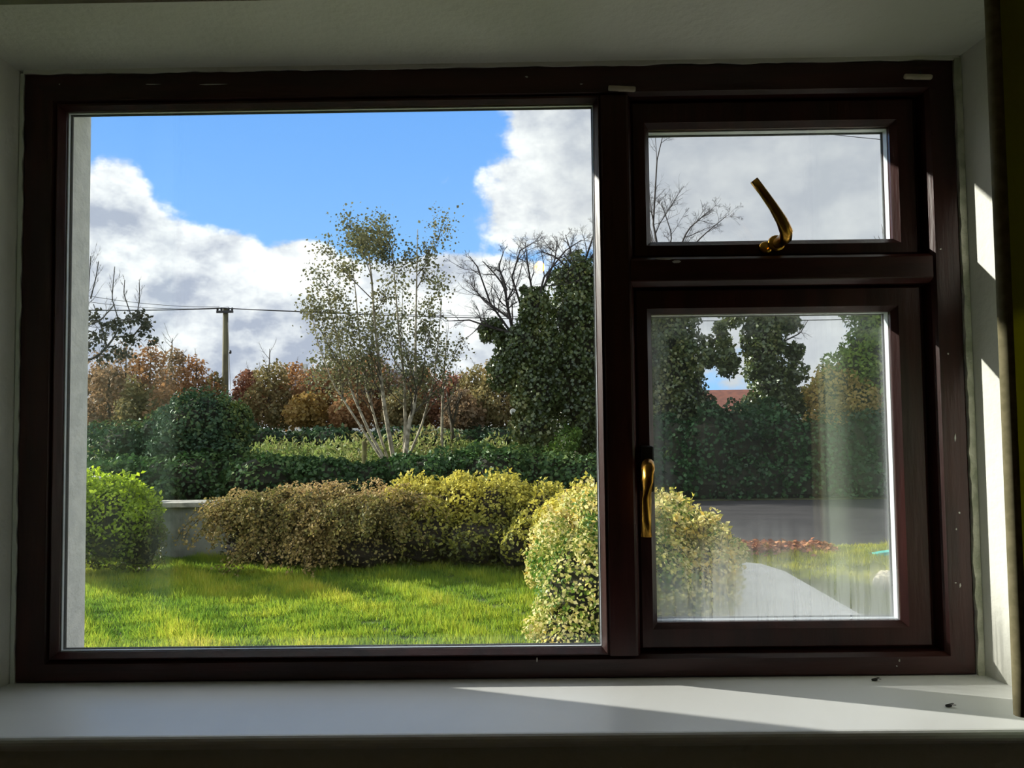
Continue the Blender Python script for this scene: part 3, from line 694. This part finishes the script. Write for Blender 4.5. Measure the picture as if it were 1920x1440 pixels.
# golden hedge behind / right
shrub('golden_hedge', 'yellow green leafy hedge in the middle, right of the brown cotoneaster',
      [bl(780, 955, 9.0, 62, 50, .45), bl(850, 960, 8.9, 70, 58, .5), bl(930, 960, 8.8, 72, 58, .5), bl(1010, 975, 8.6, 70, 58, .5), bl(800, 1010, 8.5, 85, 55, .4), bl(900, 1015, 8.4, 85, 52, .45), bl(970, 1025, 8.2, 50, 45, .45)],
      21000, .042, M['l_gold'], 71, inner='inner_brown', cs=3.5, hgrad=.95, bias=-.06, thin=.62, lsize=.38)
shoots(bpy.data.objects['golden_hedge'], [bl(780, 955, 9.0, 62, 48, .45), bl(850, 960, 8.9, 70, 56, .5), bl(930, 960, 8.8, 72, 56, .5), bl(1010, 975, 8.6, 70, 56, .5)], 170, .16, .05, M['l_gold'], 72, per=10)
# variegated shrub, nearest
shrub('variegated_shrub', 'big cream and green variegated shrub by the mullion, nearest the window',
      [bl(1085, 1120, 5.6, 95, 130, .5), bl(1150, 1085, 5.9, 100, 130, .6), bl(1120, 1010, 6.6, 90, 85, .6), bl(1230, 1090, 5.8, 95, 120, .55), bl(1290, 1110, 5.7, 62, 100, .45), bl(1250, 1010, 6.6, 70, 62, .45), bl(1065, 1200, 5.4, 75, 80, .4), bl(1060, 1045, 6.4, 60, 60, .45), bl(1335, 1090, 5.7, 52, 90, .35), bl(1320, 1030, 6.3, 46, 60, .35)],
      46000, .030, M['l_var'], 81, cs=6, aspect=.36, bias=-.08, lsize=.36, spread=.8, hs=.70, shell=(.72, 1.06))
shrub('low_golden_shrub', 'smaller yellow shrub showing past the casement handle beside the road',
      [bl(1120, 975, 7.6, 70, 55, .5), bl(1240, 1000, 7.4, 60, 55, .5), bl(1310, 1040, 7.1, 50, 45, .4), bl(1060, 985, 7.9, 50, 50, .4)], 9000, .042, M['l_gold'], 82, cs=4, bias=.12, hgrad=.4)
shoots(bpy.data.objects['variegated_shrub'], [bl(1120, 1010, 6.6, 90, 80, .6), bl(1150, 1075, 5.9, 95, 120, .6), bl(1230, 1080, 5.8, 90, 112, .55), bl(1250, 1010, 6.6, 70, 60, .45), bl(1335, 1080, 5.7, 50, 86, .35), bl(1060, 1045, 6.4, 60, 58, .45)], 300, .16, .045, M['l_var'], 83, per=10)
shoots(bpy.data.objects['low_golden_shrub'], [bl(1120, 975, 7.6, 70, 50, .5), bl(1240, 1000, 7.4, 60, 50, .5), bl(1310, 1040, 7.1, 50, 42, .4)], 90, .2, .05, M['l_gold'], 84, per=9)
# stone and scrap on the verge
q = P(1668, 1084, 7.0); st = MB(); b = (q[0], q[1], GZ + .085); rr = np.random.default_rng(5)
nu, nv = 16, 9
for j in range(nv):
    th = math.pi * (j + .3) / (nv - .4)
    for i in range(nu):
        ph = 2 * math.pi * i / nu; k = 1 + .08 * math.sin(3 * ph + j) + .05 * math.sin(5 * ph + 2 * j)
        st.v.append((b[0] + .15 * k * math.sin(th) * math.cos(ph), b[1] + .12 * k * math.sin(th) * math.sin(ph), b[2] + .095 * k * math.cos(th)))
for j in range(nv - 1):
    for i in range(nu):
        i2 = (i + 1) % nu; st.f.append((j * nu + i, j * nu + i2, (j + 1) * nu + i2, (j + 1) * nu + i))
st.f.append(tuple(range(nu))); st.f.append(tuple((nv - 1) * nu + i for i in range(nu))[::-1])
tag(st.build('stone', M['stone'], None, True), 'pale rounded stone on the grass verge at the lower right', 'stone')
q = P(1662, 1032, 8.75); mb = MB()
mb.prism([(q[0] - .13, GZ), (q[0] + .12, GZ), (q[0] + .16, GZ + .035), (q[0] + .04, GZ + .06), (q[0] - .06, GZ + .045), (q[0] - .15, GZ + .03)], 'y', q[1] - .05, q[1] + .05)
tag(mb.build('plastic_scrap', M['teal'], None, bevel=.01), 'small turquoise plastic scrap on the verge beside the road', 'litter')

# ================================================================== ACROSS THE ROAD
bk = [bl(u, 905 + 6 * math.sin(u), 15.6 + .3 * math.sin(u * 3.1), 78, h, .75) for u, h in zip(range(60, 1200, 62), [48, 52, 44, 50, 46, 52, 55, 50, 46, 48, 44, 50, 48, 55, 58, 60, 58, 56, 60])]
shrub('bramble_bank', 'long dark green bramble bank across the road behind the garden hedges', bk, 34000, .085, M['l_bramble'], 91, cs=1.6, hgrad=.35, aspect=.4, cat='hedge', hs=.86)
# tall pale weeds behind the bank
r = np.random.default_rng(95); n = 26000
x = r.uniform(-11, 3.2, n); y = r.uniform(16.2, 21.5, n); c = clump(np.stack([x, y, x * 0], 1), .9, 96)
hgt = (.30 + .85 * c ** 1.6) * r.uniform(.2, 1, n) + .12 * clump(np.stack([x, y, x * 0], 1), 4.0, 97)
p = np.stack([x, y, GZ + hgt], 1)
tag(leaves('tall_weeds', p, r.normal(size=(n, 3)) + np.array([0, -.5, .3]), r.normal(size=(n, 3)) * .6 + np.array([0, 0, .8]), .15, .03, c * .6 + r.uniform(0, .4, n), M['l_weed']), kind='stuff')
# round evergreen bush
shrub('round_bush', 'dark round evergreen bush in front of the timber utility pole',
      [bl(380, 800, 16.6, 72, 62, 1.0), bl(350, 830, 16.5, 52, 50, .9), bl(415, 815, 16.7, 50, 62, .9), bl(385, 850, 16.4, 80, 45, .9), bl(440, 790, 17.1, 28, 34, .5)], 11000, .085, M['l_bush'], 101, cs=1.5, hgrad=.35, hs=.88)
shrub('olive_bush', 'small dark bush at the left by the beech row',
      [bl(240, 830, 20, 60, 40, .8), bl(300, 820, 20, 40, 45, .8)], 3000, .09, M['l_bush'], 102)
# fence posts
for u_, v0, w_, lab in ((683, 826, .10, 'mossy timber fence post standing left of the birch'), (171, 836, .10, 'mossy timber fence post at the far left by the reveal')):
    q = P(u_, v0, 17.2); MB_ = MB().lathe([(0, 0), (.055, 0), (.055, q[2] - GZ - .03), (.045, q[2] - GZ), (0, q[2] - GZ)], (q[0], q[1], GZ), 'z', 8)
    tag(MB_.build('fence_post', M['post']), lab, 'post', 'fence posts')
# ---------------- birch
def pix(path, D, dd=0.0): return np.array([P(u, v, D + dd * i) for i, (u, v) in enumerate(path)])
def densify(pts, n=14):
    pts = np.asarray(pts); t = np.linspace(0, len(pts) - 1, n); i = np.minimum(t.astype(int), len(pts) - 2); f = (t - i)[:, None]
    a, b = pts[i], pts[i + 1]; m0 = (pts[np.minimum(i + 2, len(pts) - 1)] - pts[i]) * .25; 
    return a + (b - a) * f
bt = thing('birch_tree', P(745, 866, 17.4), 'tall thin leaved multi stemmed birch with pale trunks beside the pole', 'tree'); bt.location.z = GZ
gz = lambda u, D: 790 + (0.4864 - GZ) * FPX / D
tips = []; bb = MB(); rr = np.random.default_rng(111)
stems = [([(745, 900), (722, 770), (712, 690), (702, 600), (697, 520), (686, 440)], .060, 17.5, -.05),
         ([(757, 900), (765, 800), (776, 765), (780, 735), (779, 650), (781, 540), (783, 430)], .066, 17.3, .02),
         ([(757, 895), (760, 790), (758, 710), (748, 620), (741, 540), (735, 455)], .048, 17.7, .05),
         ([(742, 900), (690, 805), (664, 745), (640, 670), (622, 590), (612, 520)], .042, 17.2, .08),
         ([(738, 895), (712, 815), (690, 740), (676, 660), (668, 560), (660, 490)], .038, 17.9, .05),
         ([(750, 895), (790, 800), (812, 720), (822, 640), (828, 560)], .034, 17.8, .05),
         ([(740, 898), (670, 790), (625, 720), (598, 650), (584, 590)], .030, 17.0, .05)]
for path, r0, D, dd in stems:
    q = densify(pix(path, D, dd), 16); q[0, 2] = GZ - .05
    sm = MB(); sm.tube(q, np.linspace(r0, .008, len(q)), 7); sm.build('stem', M['bark_pale'], bt, True)
    branching(bb, q, r0 * .8, 3, 9, .30, .60, .07, tips, rr, tmin=.24, n=4)
bb.build('branches', M['bark'], bt)['kind'] = 'stuff'
keep = [t for t in tips if t[:, 2].mean() > 1.0]
keep = [t for t in keep if rr.uniform() < .24 + .36 * np.clip((t[:, 2].mean() - 1.0) / 3.5, 0, 1)]
tipleaves('foliage', keep, 2, .066, M['l_birch'], bt, 112, .15, .46)
# slim sapling right of it
sp_t = thing('sapling', P(828, 870, 18.5), 'slender bare sapling right of the birch', 'tree'); sp_t.location.z = GZ
q = densify(pix([(828, 890), (829, 770), (833, 690), (838, 630)], 18.5), 12); q[0, 2] = GZ - .05
MB().tube(q, np.linspace(.045, .01, 12), 6).build('stem', M['bark_pale'], sp_t, True)
sb = MB(); tt = []; branching(sb, q, .03, 2, 9, .3, .6, .1, tt, np.random.default_rng(113)); sb.build('branches', M['bark'], sp_t)['kind'] = 'stuff'
sp2 = thing('forked_sapling', P(848, 870, 19.5), 'forked pale stemmed shrub tree further right of the sapling', 'tree'); sp2.location.z = GZ
q = densify(pix([(850, 890), (848, 800), (843, 770), (838, 735)], 19.5), 8); q[0, 2] = GZ - .05
MB().tube(q, np.linspace(.06, .02, 8), 6).build('stem', M['bark'], sp2, True)
q2 = densify(pix([(848, 800), (856, 765), (866, 735)], 19.5), 6); MB().tube(q2, np.linspace(.045, .015, 6), 6).build('stem', M['bark'], sp2, True)
sb = MB(); tt = []; branching(sb, q, .04, 2, 8, .4, .6, .1, tt, np.random.default_rng(114)); branching(sb, q2, .04, 2, 7, .5, .6, .1, tt, np.random.default_rng(115)); sb.build('branches', M['bark'], sp2)['kind'] = 'stuff'

# ---------------- ivy-clad trees with bare tops
def ivytree(label, D, trunk, cols, limbs, n, seed, twigs=4, lv=3, dead=True):
    t_ = thing('ivy_tree', P(trunk[0][0], 880, D), label, 'tree', 'ivy covered trees'); t_.location.z = GZ
    q = densify(pix(trunk, D), 12); q[0, 2] = GZ - .05
    MB().tube(q, np.linspace(.17, .05, 12), 8).build('trunk', M['bark'], t_, True)
    bm_ = MB(); tips = []; rr = np.random.default_rng(seed)
    for lp, r0 in limbs:
        l = densify(pix(lp, D + rr.uniform(-.5, .5)), 10); bm_.tube(l, np.linspace(r0, .008, 10), 5); branching(bm_, l, r0, lv, twigs + 4, .50, .80, .05, tips, rr, tmin=.10, n=5, jit=.20)
    if limbs: bm_.build('bare_branches', M['bark_dark'], t_)['kind'] = 'stuff'
    B = [bl(u, v, D + dd, ru, rv, ry) for (u, v, ru, rv, ry, dd) in cols]
    blobfoliage('ivy', B, int(n * 1.6), .080, M['l_ivy'], t_, seed, cs=2.2, aspect=.42, shell=(.70, 1.15), jitter=1.1, zmin=GZ, lsize=.36)
    hull('ivy_core', B, M['inner'], t_, .74, seed)
    return t_, tips
iv1, tp = ivytree('ivy covered trunk with bare crooked branches, first right of the birch', 17.0, [(1000, 900), (990, 760), (985, 640), (995, 540)],
        [(1000, 575, 24, 40, .4, 0), (985, 650, 34, 52, .5, 0), (955, 655, 28, 36, .4, .2), (1005, 730, 42, 66, .5, 0), (1000, 805, 38, 56, .5, 0), (922, 622, 24, 20, .3, .3), (945, 700, 26, 28, .3, 0), (1026, 660, 24, 56, .4, 0)],
        [([(985, 690), (962, 620), (950, 570), (948, 540), (925, 510), (905, 490)], .05), ([(950, 545), (935, 500), (945, 470)], .03), ([(960, 625), (915, 612), (880, 600), (835, 602)], .035), ([(1000, 560), (990, 500), (985, 455)], .03), ([(1010, 560), (1040, 490), (1045, 450)], .03), ([(985, 600), (960, 520), (975, 470), (1000, 455)], .03), ([(960, 600), (905, 560), (880, 530)], .03), ([(1000, 600), (1020, 520), (1060, 470), (1090, 450)], .03), ([(970, 640), (920, 570), (895, 500), (880, 480)], .03)], 9000, 121)
iv2, tp = ivytree('tallest ivy clad trunk, half hidden by the window mullion', 17.4, [(1090, 900), (1088, 760), (1085, 620), (1080, 500)],
        [(1085, 530, 40, 48, .5, 0), (1075, 600, 45, 65, .6, 0), (1100, 660, 48, 80, .6, 0), (1070, 720, 48, 80, .6, 0), (1100, 790, 44, 80, .6, 0), (1130, 600, 34, 90, .5, .2)],
        [([(1080, 520), (1070, 470), (1060, 440)], .03), ([(1090, 510), (1110, 450), (1125, 400)], .03), ([(1085, 520), (1040, 480), (1010, 470)], .025), ([(1095, 500), (1150, 430), (1190, 390)], .03)], 9000, 122)
iv3, tp = ivytree('broad ivy mass seen just right of the casement handle', 17.2, [(1250, 900), (1250, 760), (1245, 620), (1240, 500)],
        [(1250, 540, 55, 50, .6, 0), (1250, 620, 52, 66, .7, 0), (1255, 700, 54, 76, .7, 0), (1250, 780, 60, 80, .7, 0), (1292, 740, 34, 54, .5, 0), (1215, 640, 50, 120, .6, 0), (1322, 785, 26, 36, .5, .2)],
        [([(1240, 500), (1225, 420), (1232, 300), (1245, 245)], .03), ([(1250, 500), (1260, 440), (1240, 380)], .02), ([(1255, 510), (1290, 430), (1330, 395)], .025), ([(1290, 660), (1340, 640), (1370, 595)], .03), ([(1300, 690), (1340, 680), (1375, 690)], .025), ([(1260, 500), (1320, 440), (1362, 405)], .02), ([(1240, 520), (1225, 460), (1215, 420)], .02)], 11000, 123)
tipleaves('loose_leaves', [t for t in tp if t[:, 0].mean() > P(1300, 0, 17.2)[0] and t[:, 2].mean() < P(0, 575, 17.2)[2]], 1, .10, M['l_ivy'], iv3, 124, .05)
iv4, tp = ivytree('ivy column standing alone in the gap of sky behind the casement', 17.6, [(1450, 890), (1445, 760), (1440, 640), (1440, 530)],
        [(1436, 560, 34, 46, .5, 0), (1434, 620, 36, 50, .5, 0), (1430, 670, 34, 44, .5, 0), (1450, 715, 44, 46, .5, 0), (1455, 775, 54, 50, .6, 0), (1490, 660, 16, 15, .25, 0), (1476, 606, 20, 20, .3, 0)],
        [([(1470, 640), (1500, 625), (1515, 600)], .02)], 9500, 125, twigs=2, lv=2)
# ---------------- laurel / mixed hedge on the right, across the road
lb = [bl(u, 862, 15.8 + .3 * math.sin(u), 60, 88 + 12 * math.sin(u * .7), .8) for u in range(1220, 1900, 52)] + [bl(u, 905, 15.2, 60, 45, .5) for u in range(1190, 1900, 60)]
shrub('laurel_hedge', 'tall shaded dark green hedge along the far side of the road', lb, 30000, .085, M['l_laurel'], 131, cs=1.4, hgrad=-.45, bias=.05, aspect=.4, cat='hedge', hs=.9)
shrub('yellow_weed_clump', 'clump of yellow green leaves at the foot of the ivy trunks',
      [bl(1062, 830, 16.0, 26, 26, .3), bl(1045, 850, 15.9, 24, 20, .3), bl(1262, 855, 15.6, 26, 24, .3), ], 1400, .08, M['l_tree'], 132, inner=None)
# right-hand green tree and ochre shrub below it
gt = thing('leafy_tree', P(1660, 880, 16.4), 'bright green leafy tree at the right edge of the casement glass', 'tree'); gt.location.z = GZ
q = densify(pix([(1670, 900), (1665, 760), (1650, 640), (1650, 540)], 16.4), 10); q[0, 2] = GZ - .05
MB().tube(q, np.linspace(.14, .03, 10), 7).build('trunk', M['bark'], gt, True)
gb = [bl(1640, 560, 16.4, 46, 55, .6), bl(1660, 610, 16.4, 62, 55, .7), bl(1630, 660, 16.3, 55, 45, .6), bl(1690, 660, 16.4, 70, 70, .8), bl(1600, 690, 16.3, 48, 34, .5), bl(1660, 740, 16.4, 90, 60, .8), bl(1720, 570, 16.4, 60, 80, .7)]
blobfoliage('foliage', gb, 11000, .09, M['l_tree'], gt, 141, cs=2, shell=(.7, 1.15), jitter=1.1); hull('inner_growth', gb, M['inner'], gt, .72, 141)
shrub('ochre_shrub', 'ochre leaved shrub between the ivy column and the green tree',
      [bl(1565, 722, 16.2, 40, 34, .5), bl(1600, 745, 16.1, 44, 34, .5), bl(1540, 745, 16.3, 28, 28, .4), bl(1570, 790, 16.2, 60, 40, .5)], 4500, .08, M['l_ochre'], 142)
# ---------------- dark-leaved apple tree reaching in from the left
at_ = thing('bare_tree', P(60, 880, 11.8), 'bare tree with clumps of dark leaves reaching in at the far left', 'tree'); at_.location.z = GZ
q = densify(pix([(40, 960), (60, 800), (80, 690), (70, 560), (90, 440)], 11.8), 10); q[0, 2] = GZ - .05
MB().tube(q, np.linspace(.14, .05, 10), 8).build('trunk', M['bark_dark'], at_, True)
ab = MB(); tp = []; rr = np.random.default_rng(151)
for lp, r0 in (([(80, 690), (130, 680), (180, 672), (210, 640), (225, 610), (245, 585)], .030), ([(180, 672), (200, 650), (190, 610), (175, 570)], .02), ([(215, 632), (250, 630), (270, 605), (285, 615)], .018), ([(80, 640), (140, 620), (190, 600), (215, 570)], .022),
               ([(90, 560), (140, 590), (165, 560), (170, 480)], .02), ([(225, 610), (210, 560), (215, 500)], .010), ([(245, 590), (232, 550), (234, 525)], .009), ([(255, 600), (262, 560), (261, 530)], .008), ([(170, 560), (180, 520), (185, 490)], .01), ([(225, 600), (240, 600), (262, 590)], .012)):
    l = densify(pix(lp, 11.8 + rr.uniform(-.3, .3)), 12); ab.tube(l, np.linspace(r0, .006, 12), 5); branching(ab, l, r0 * .6, 2, 7, .36, .7, .22, tp, rr, tmin=.2, n=4, jit=.16)
ab.build('branches', M['bark_dark'], at_)['kind'] = 'stuff'
ca = [P(u, v, 11.8) for u, v in ((190, 632), (215, 615), (212, 655), (240, 640), (232, 665), (265, 605), (272, 620), (287, 638), (257, 592), (245, 600), (205, 612), (222, 605), (168, 600), (170, 630), (163, 650), (195, 670), (180, 590), (248, 635), (262, 597), (235, 630))]
r = np.random.default_rng(152); p = np.concatenate([c + r.normal(size=(34, 3)) * np.array([.06, .06, .042]) for c in ca])
leaves('leaf_clumps', p, r.normal(size=p.shape), r.normal(size=p.shape) - np.array([0, 0, .5]), .075, .026, r.uniform(0, 1, len(p)), M['l_apple'], at_, kind='stuff')

# ---------------- autumn beech row
def autumn(u, vtop, D, ru, col, seed, vbot=800, n=2600, label='', spike=False):
    t_ = thing('autumn_tree', P(u, 860, D), label, 'tree', 'autumn trees behind the field'); t_.location.z = GZ
    q = densify(pix([(u, 880), (u + 2, 800), (u - 2, (vtop + 800) / 2), (u + 1, vtop - (34 if spike else 4))], D), 9); q[0, 2] = GZ - .1
    MB().tube(q, np.linspace(.10, .015, 9), 6).build('trunk', M['bark'], t_, True)
    bm_ = MB(); tp = []; rr = np.random.default_rng(seed); branching(bm_, q, .06, 2, 12, .30, .8, .10, tp, rr, tmin=.35, n=4)
    bm_.build('branches', M['bark'], t_)['kind'] = 'stuff'
    h = vbot - vtop; B = [bl(u, vtop + h * .30, D, ru * .72, h * .32, .9), bl(u + ru * .25, vtop + h * .55, D + .2, ru * .8, h * .30, 1.0), bl(u - ru * .3, vtop + h * .6, D - .2, ru * .75, h * .30, 1.0), bl(u, vtop + h * .80, D, ru, h * .22, 1.1)]
    blobfoliage('foliage', B, int(n * 1.25), .135, M['l_' + col], t_, seed, cs=1.6, aspect=.40, shell=(.30, 1.25), jitter=1.3, lumps=9, lsize=.46)
    return t_
rows = [(186, 672, 30, 34, 'brown', 0), (236, 664, 31, 36, 'brown', 0), (282, 662, 30, 34, 'orange', 0), (322, 668, 32, 32, 'brown', 1), (368, 684, 30, 36, 'orange', 0), (402, 712, 31, 26, 'olive', 0), (205, 700, 28, 34, 'brown', 0), (262, 720, 27.5, 36, 'olive', 0), (310, 730, 28, 34, 'orange', 0),
        (468, 702, 32, 26, 'red', 0), (505, 688, 31, 36, 'olive', 1), (548, 694, 33, 36, 'orange', 0), (596, 690, 32, 40, 'orange', 0), (640, 680, 33, 40, 'brown', 0), (684, 672, 32, 42, 'orange', 0), (730, 690, 33, 40, 'brown', 0), (795, 700, 32, 36, 'orange', 0), (845, 704, 31, 36, 'red', 0), (895, 698, 30, 40, 'olive', 0), (940, 690, 29, 44, 'olive', 0), (990, 705, 30, 44, 'brown', 0), (575, 740, 29, 34, 'yellow', 0), (655, 735, 29, 34, 'orange', 0), (760, 735, 29.5, 36, 'olive', 0), (870, 745, 28, 36, 'brown', 0)]
pl = {'brown': 'russet brown', 'orange': 'orange', 'red': 'dark red', 'olive': 'olive brown', 'yellow': 'yellow'}
names_ = {186: 'russet brown autumn tree at the far left edge, beside the exterior reveal', 236: 'russet brown autumn tree behind the dark leaf clumps', 282: 'orange autumn tree left of the round bush, tall one', 322: 'russet tree with a bare spiky tip, left of the pole', 368: 'orange tree just left of the utility pole', 402: 'low olive tree at the foot of the utility pole',
          205: 'lower russet tree in front, at the far left', 262: 'lower olive brown tree in front, left of the round bush', 310: 'low orange tree touching the round bush on its left',
          468: 'dark red tree just right of the utility pole', 505: 'olive tree with a bare spiky tip, right of the red one', 548: 'orange tree in front of the grey roofed farmhouse', 596: 'orange tree left of the leaning birch stems', 640: 'russet tree behind the leaning birch stems', 684: 'orange tree behind the birch, tallest of the row', 730: 'russet tree behind the middle birch stems', 795: 'orange tree left of the slender sapling',
          845: 'dark red tree behind the slender sapling', 895: 'olive tree between the sapling and the ivy trunks', 940: 'broad olive tree left of the first ivy trunk', 990: 'russet tree behind the first ivy trunk', 575: 'low yellow tree in the orange row', 655: 'low orange tree behind the birch foot', 760: 'low olive tree between two birch stems', 870: 'low russet tree by the forked pale stem'}
for i, (u, vt, D, ru, c, s_) in enumerate(rows):
    autumn(u, vt, D, ru, c, 200 + i, vbot=838 if u < 420 else 800, label=names_[u], spike=bool(s_))
shrub('field_hedge', 'low dark hedge at the foot of the autumn trees', [bl(u, 825, 27 + .4 * math.sin(u), 40, 18 + 5 * math.sin(u * 1.3), .7) for u in range(140, 1010, 40)], 9000, .14, M['l_bush'], 161, cat='hedge')

# ---------------- far houses
def house(u0, u1, vridge, veave, D, roofm, label, chim):
    a, b = P(u0, veave, D), P(u1, veave, D); zr = P((u0 + u1) / 2, vridge, D)[2]; ze = a[2]; dep = 6.0; y0 = a[1]
    t_ = thing('farmhouse', ((a[0] + b[0]) / 2, y0 + dep / 2, GZ), label, 'house')
    MB().box(a[0], b[0], y0, y0 + dep, GZ - .3, ze).build('house_wall', M['whitewall'], t_)
    MB().prism([(y0 - .3, ze - .05), (y0 + dep + .3, ze - .05), (y0 + dep / 2, zr)], 'x', a[0] - .3, b[0] + .3).build('roof', roofm, t_)
    for f in chim:
        x = a[0] + (b[0] - a[0]) * f; MB().box(x - .17, x + .17, y0 + dep / 2 - .3, y0 + dep / 2 + .3, zr - .4, zr + .55).build('chimney', M['whitewall'], t_)
    for f in (.2, .5, .8):
        x = a[0] + (b[0] - a[0]) * f; w_ = MB().box(x - .5, x + .5, y0 - .03, y0 + .04, ze - 1.7, ze - .5).build('window_frame', M['whitewall'], t_)
        MB().box(x - .42, x + .42, y0 - .05, y0 - .02, ze - 1.62, ze - .58).build('window_glass', M['darkglass'], w_)
    return t_
house(528, 760, 690, 742, 58, M['slate'], 'white farmhouse with a grey slate roof behind the orange trees', (.1, .9))
house(1300, 1470, 727, 770, 42, M['tileroof'], 'house with a red brown roof seen beside the ivy column', (.95,))
# low shed with a pale roof edge between the trunks
a, b = P(960, 790, 22.5), P(1030, 790, 22.5)
sh = thing('low_shed', ((a[0] + b[0]) / 2, a[1] + .6, GZ), 'low dark shed with a pale roof edge, glimpsed between the ivy trunks', 'shed')
MB().box(a[0] + .06, b[0] - .06, a[1] + .05, a[1] + 1.3, GZ, a[2] - .05).build('shed_wall', M['darkmetal'], sh)
MB().box(a[0], b[0], a[1], a[1] + 1.4, a[2] - .05, a[2] + .05).build('roof_edge', M['concrete'], sh)
q = P(962, 772, 22.0); sg = thing('white_sign', (q[0], q[1], GZ), 'tiny white sign on a post just above the pale shed edge', 'sign')
MB().tube([(q[0], q[1] + .03, GZ - .1), (q[0], q[1] + .03, q[2])], .02, 6).build('post', M['post'], sg)
MB().lathe([(0, -.01), (.085, -.01), (.09, 0), (.085, .01), (0, .01)], (q[0], q[1], q[2]), 'y', 14).build('sign_disc', M['whitewall'], sg)

# ---------------- utility pole and lines
pt = P(423, 578, 36); pb = (pt[0], pt[1], GZ)
up_ = thing('utility_pole', pb, 'timber utility pole with a short crossarm behind the round bush', 'pole')
MB().tube([(pt[0], pt[1], GZ - .3), (pt[0], pt[1], pt[2])], [.17, .12], 10).build('pole_shaft', M['pole'], up_, True)
zc = P(423, 585, 36)[2]; xa, xb = P(408, 585, 36)[0], P(439, 585, 36)[0]
MB().box(xa, xb, pt[1] - .17, pt[1] - .09, zc - .06, zc + .05).build('crossarm', M['darkmetal'], up_)
for f in (.06, .3, .72, .94):
    x = xa + (xb - xa) * f
    MB().lathe([(0, 0), (.04, 0), (.06, .05), (.05, .10), (.03, .14), (0, .14)], (x, pt[1] - .13, zc + .05), 'z', 8).build('insulator', M['darkmetal'], up_, True)
sw = P(432, 590, 36); se = P(432, 730, 34)
MB().tube([(pt[0] + .1, pt[1], zc - .2), (se[0], se[1], se[2])], .012, 4).build('stay_wire', M['darkmetal'], up_)
sg_ = P(433, 660, 35); MB().lathe([(0, -.09), (.05, -.07), (.06, 0), (.05, .07), (0, .09)], (sg_[0] - .03, sg_[1], sg_[2]), 'z', 8).build('stay_insulator', M['darkmetal'], up_, True)
def wire(a, b, sag, rad, label):
    a, b = np.array(a, float), np.array(b, float); t = np.linspace(0, 1, 28)[:, None]
    q = a + (b - a) * t; q[:, 2] -= sag * 4 * (t[:, 0] * (1 - t[:, 0]))
    o = MB().tube(q, rad, 4).build('power_line', M['darkmetal']); tag(o, label, 'cable', 'overhead lines'); return o
e = (pt[0], pt[1] - .13, zc + .16)
wire(e, P(-300, 560, 30), .25, .022, 'thicker overhead line running left from the pole top')
wire((pt[0] - .3, pt[1], zc + .25), P(-60, 505, 25), .35, .010, 'thin upper overhead line rising to the left of the pole')
wire((pt[0] + .1, pt[1] + .1, zc + .25), P(-60, 520, 26), .45, .010, 'thin second overhead line rising left of the pole')
wire(e, P(2500, 556, 40), .9, .022, 'thicker overhead line running right from the pole past the birch')
wire((pt[0] + .3, pt[1], zc + .16), P(2500, 538, 40), .9, .012, 'thin overhead line running right, above the thicker one')
wire(P(1300, 222, 14), P(2000, 290, 12), .05, .006, 'thin service cable crossing the sky in the top vent')
# bare treetop in the corner of the vent
tw = thing('bare_treetop', P(1690, 880, 20), 'bare twigs showing at the lower right corner of the vent', 'tree'); tw.location.z = GZ
q = densify(pix([(1690, 900), (1680, 700), (1668, 500), (1655, 400)], 20), 12); q[0, 2] = GZ
MB().tube(q, np.linspace(.10, .01, 12), 6).build('trunk', M['bark_dark'], tw, True)
mb = MB(); tt = []; branching(mb, q, .05, 2, 9, .14, .6, .1, tt, np.random.default_rng(171), tmin=.6); mb.build('twigs', M['bark_dark'], tw)['kind'] = 'stuff'
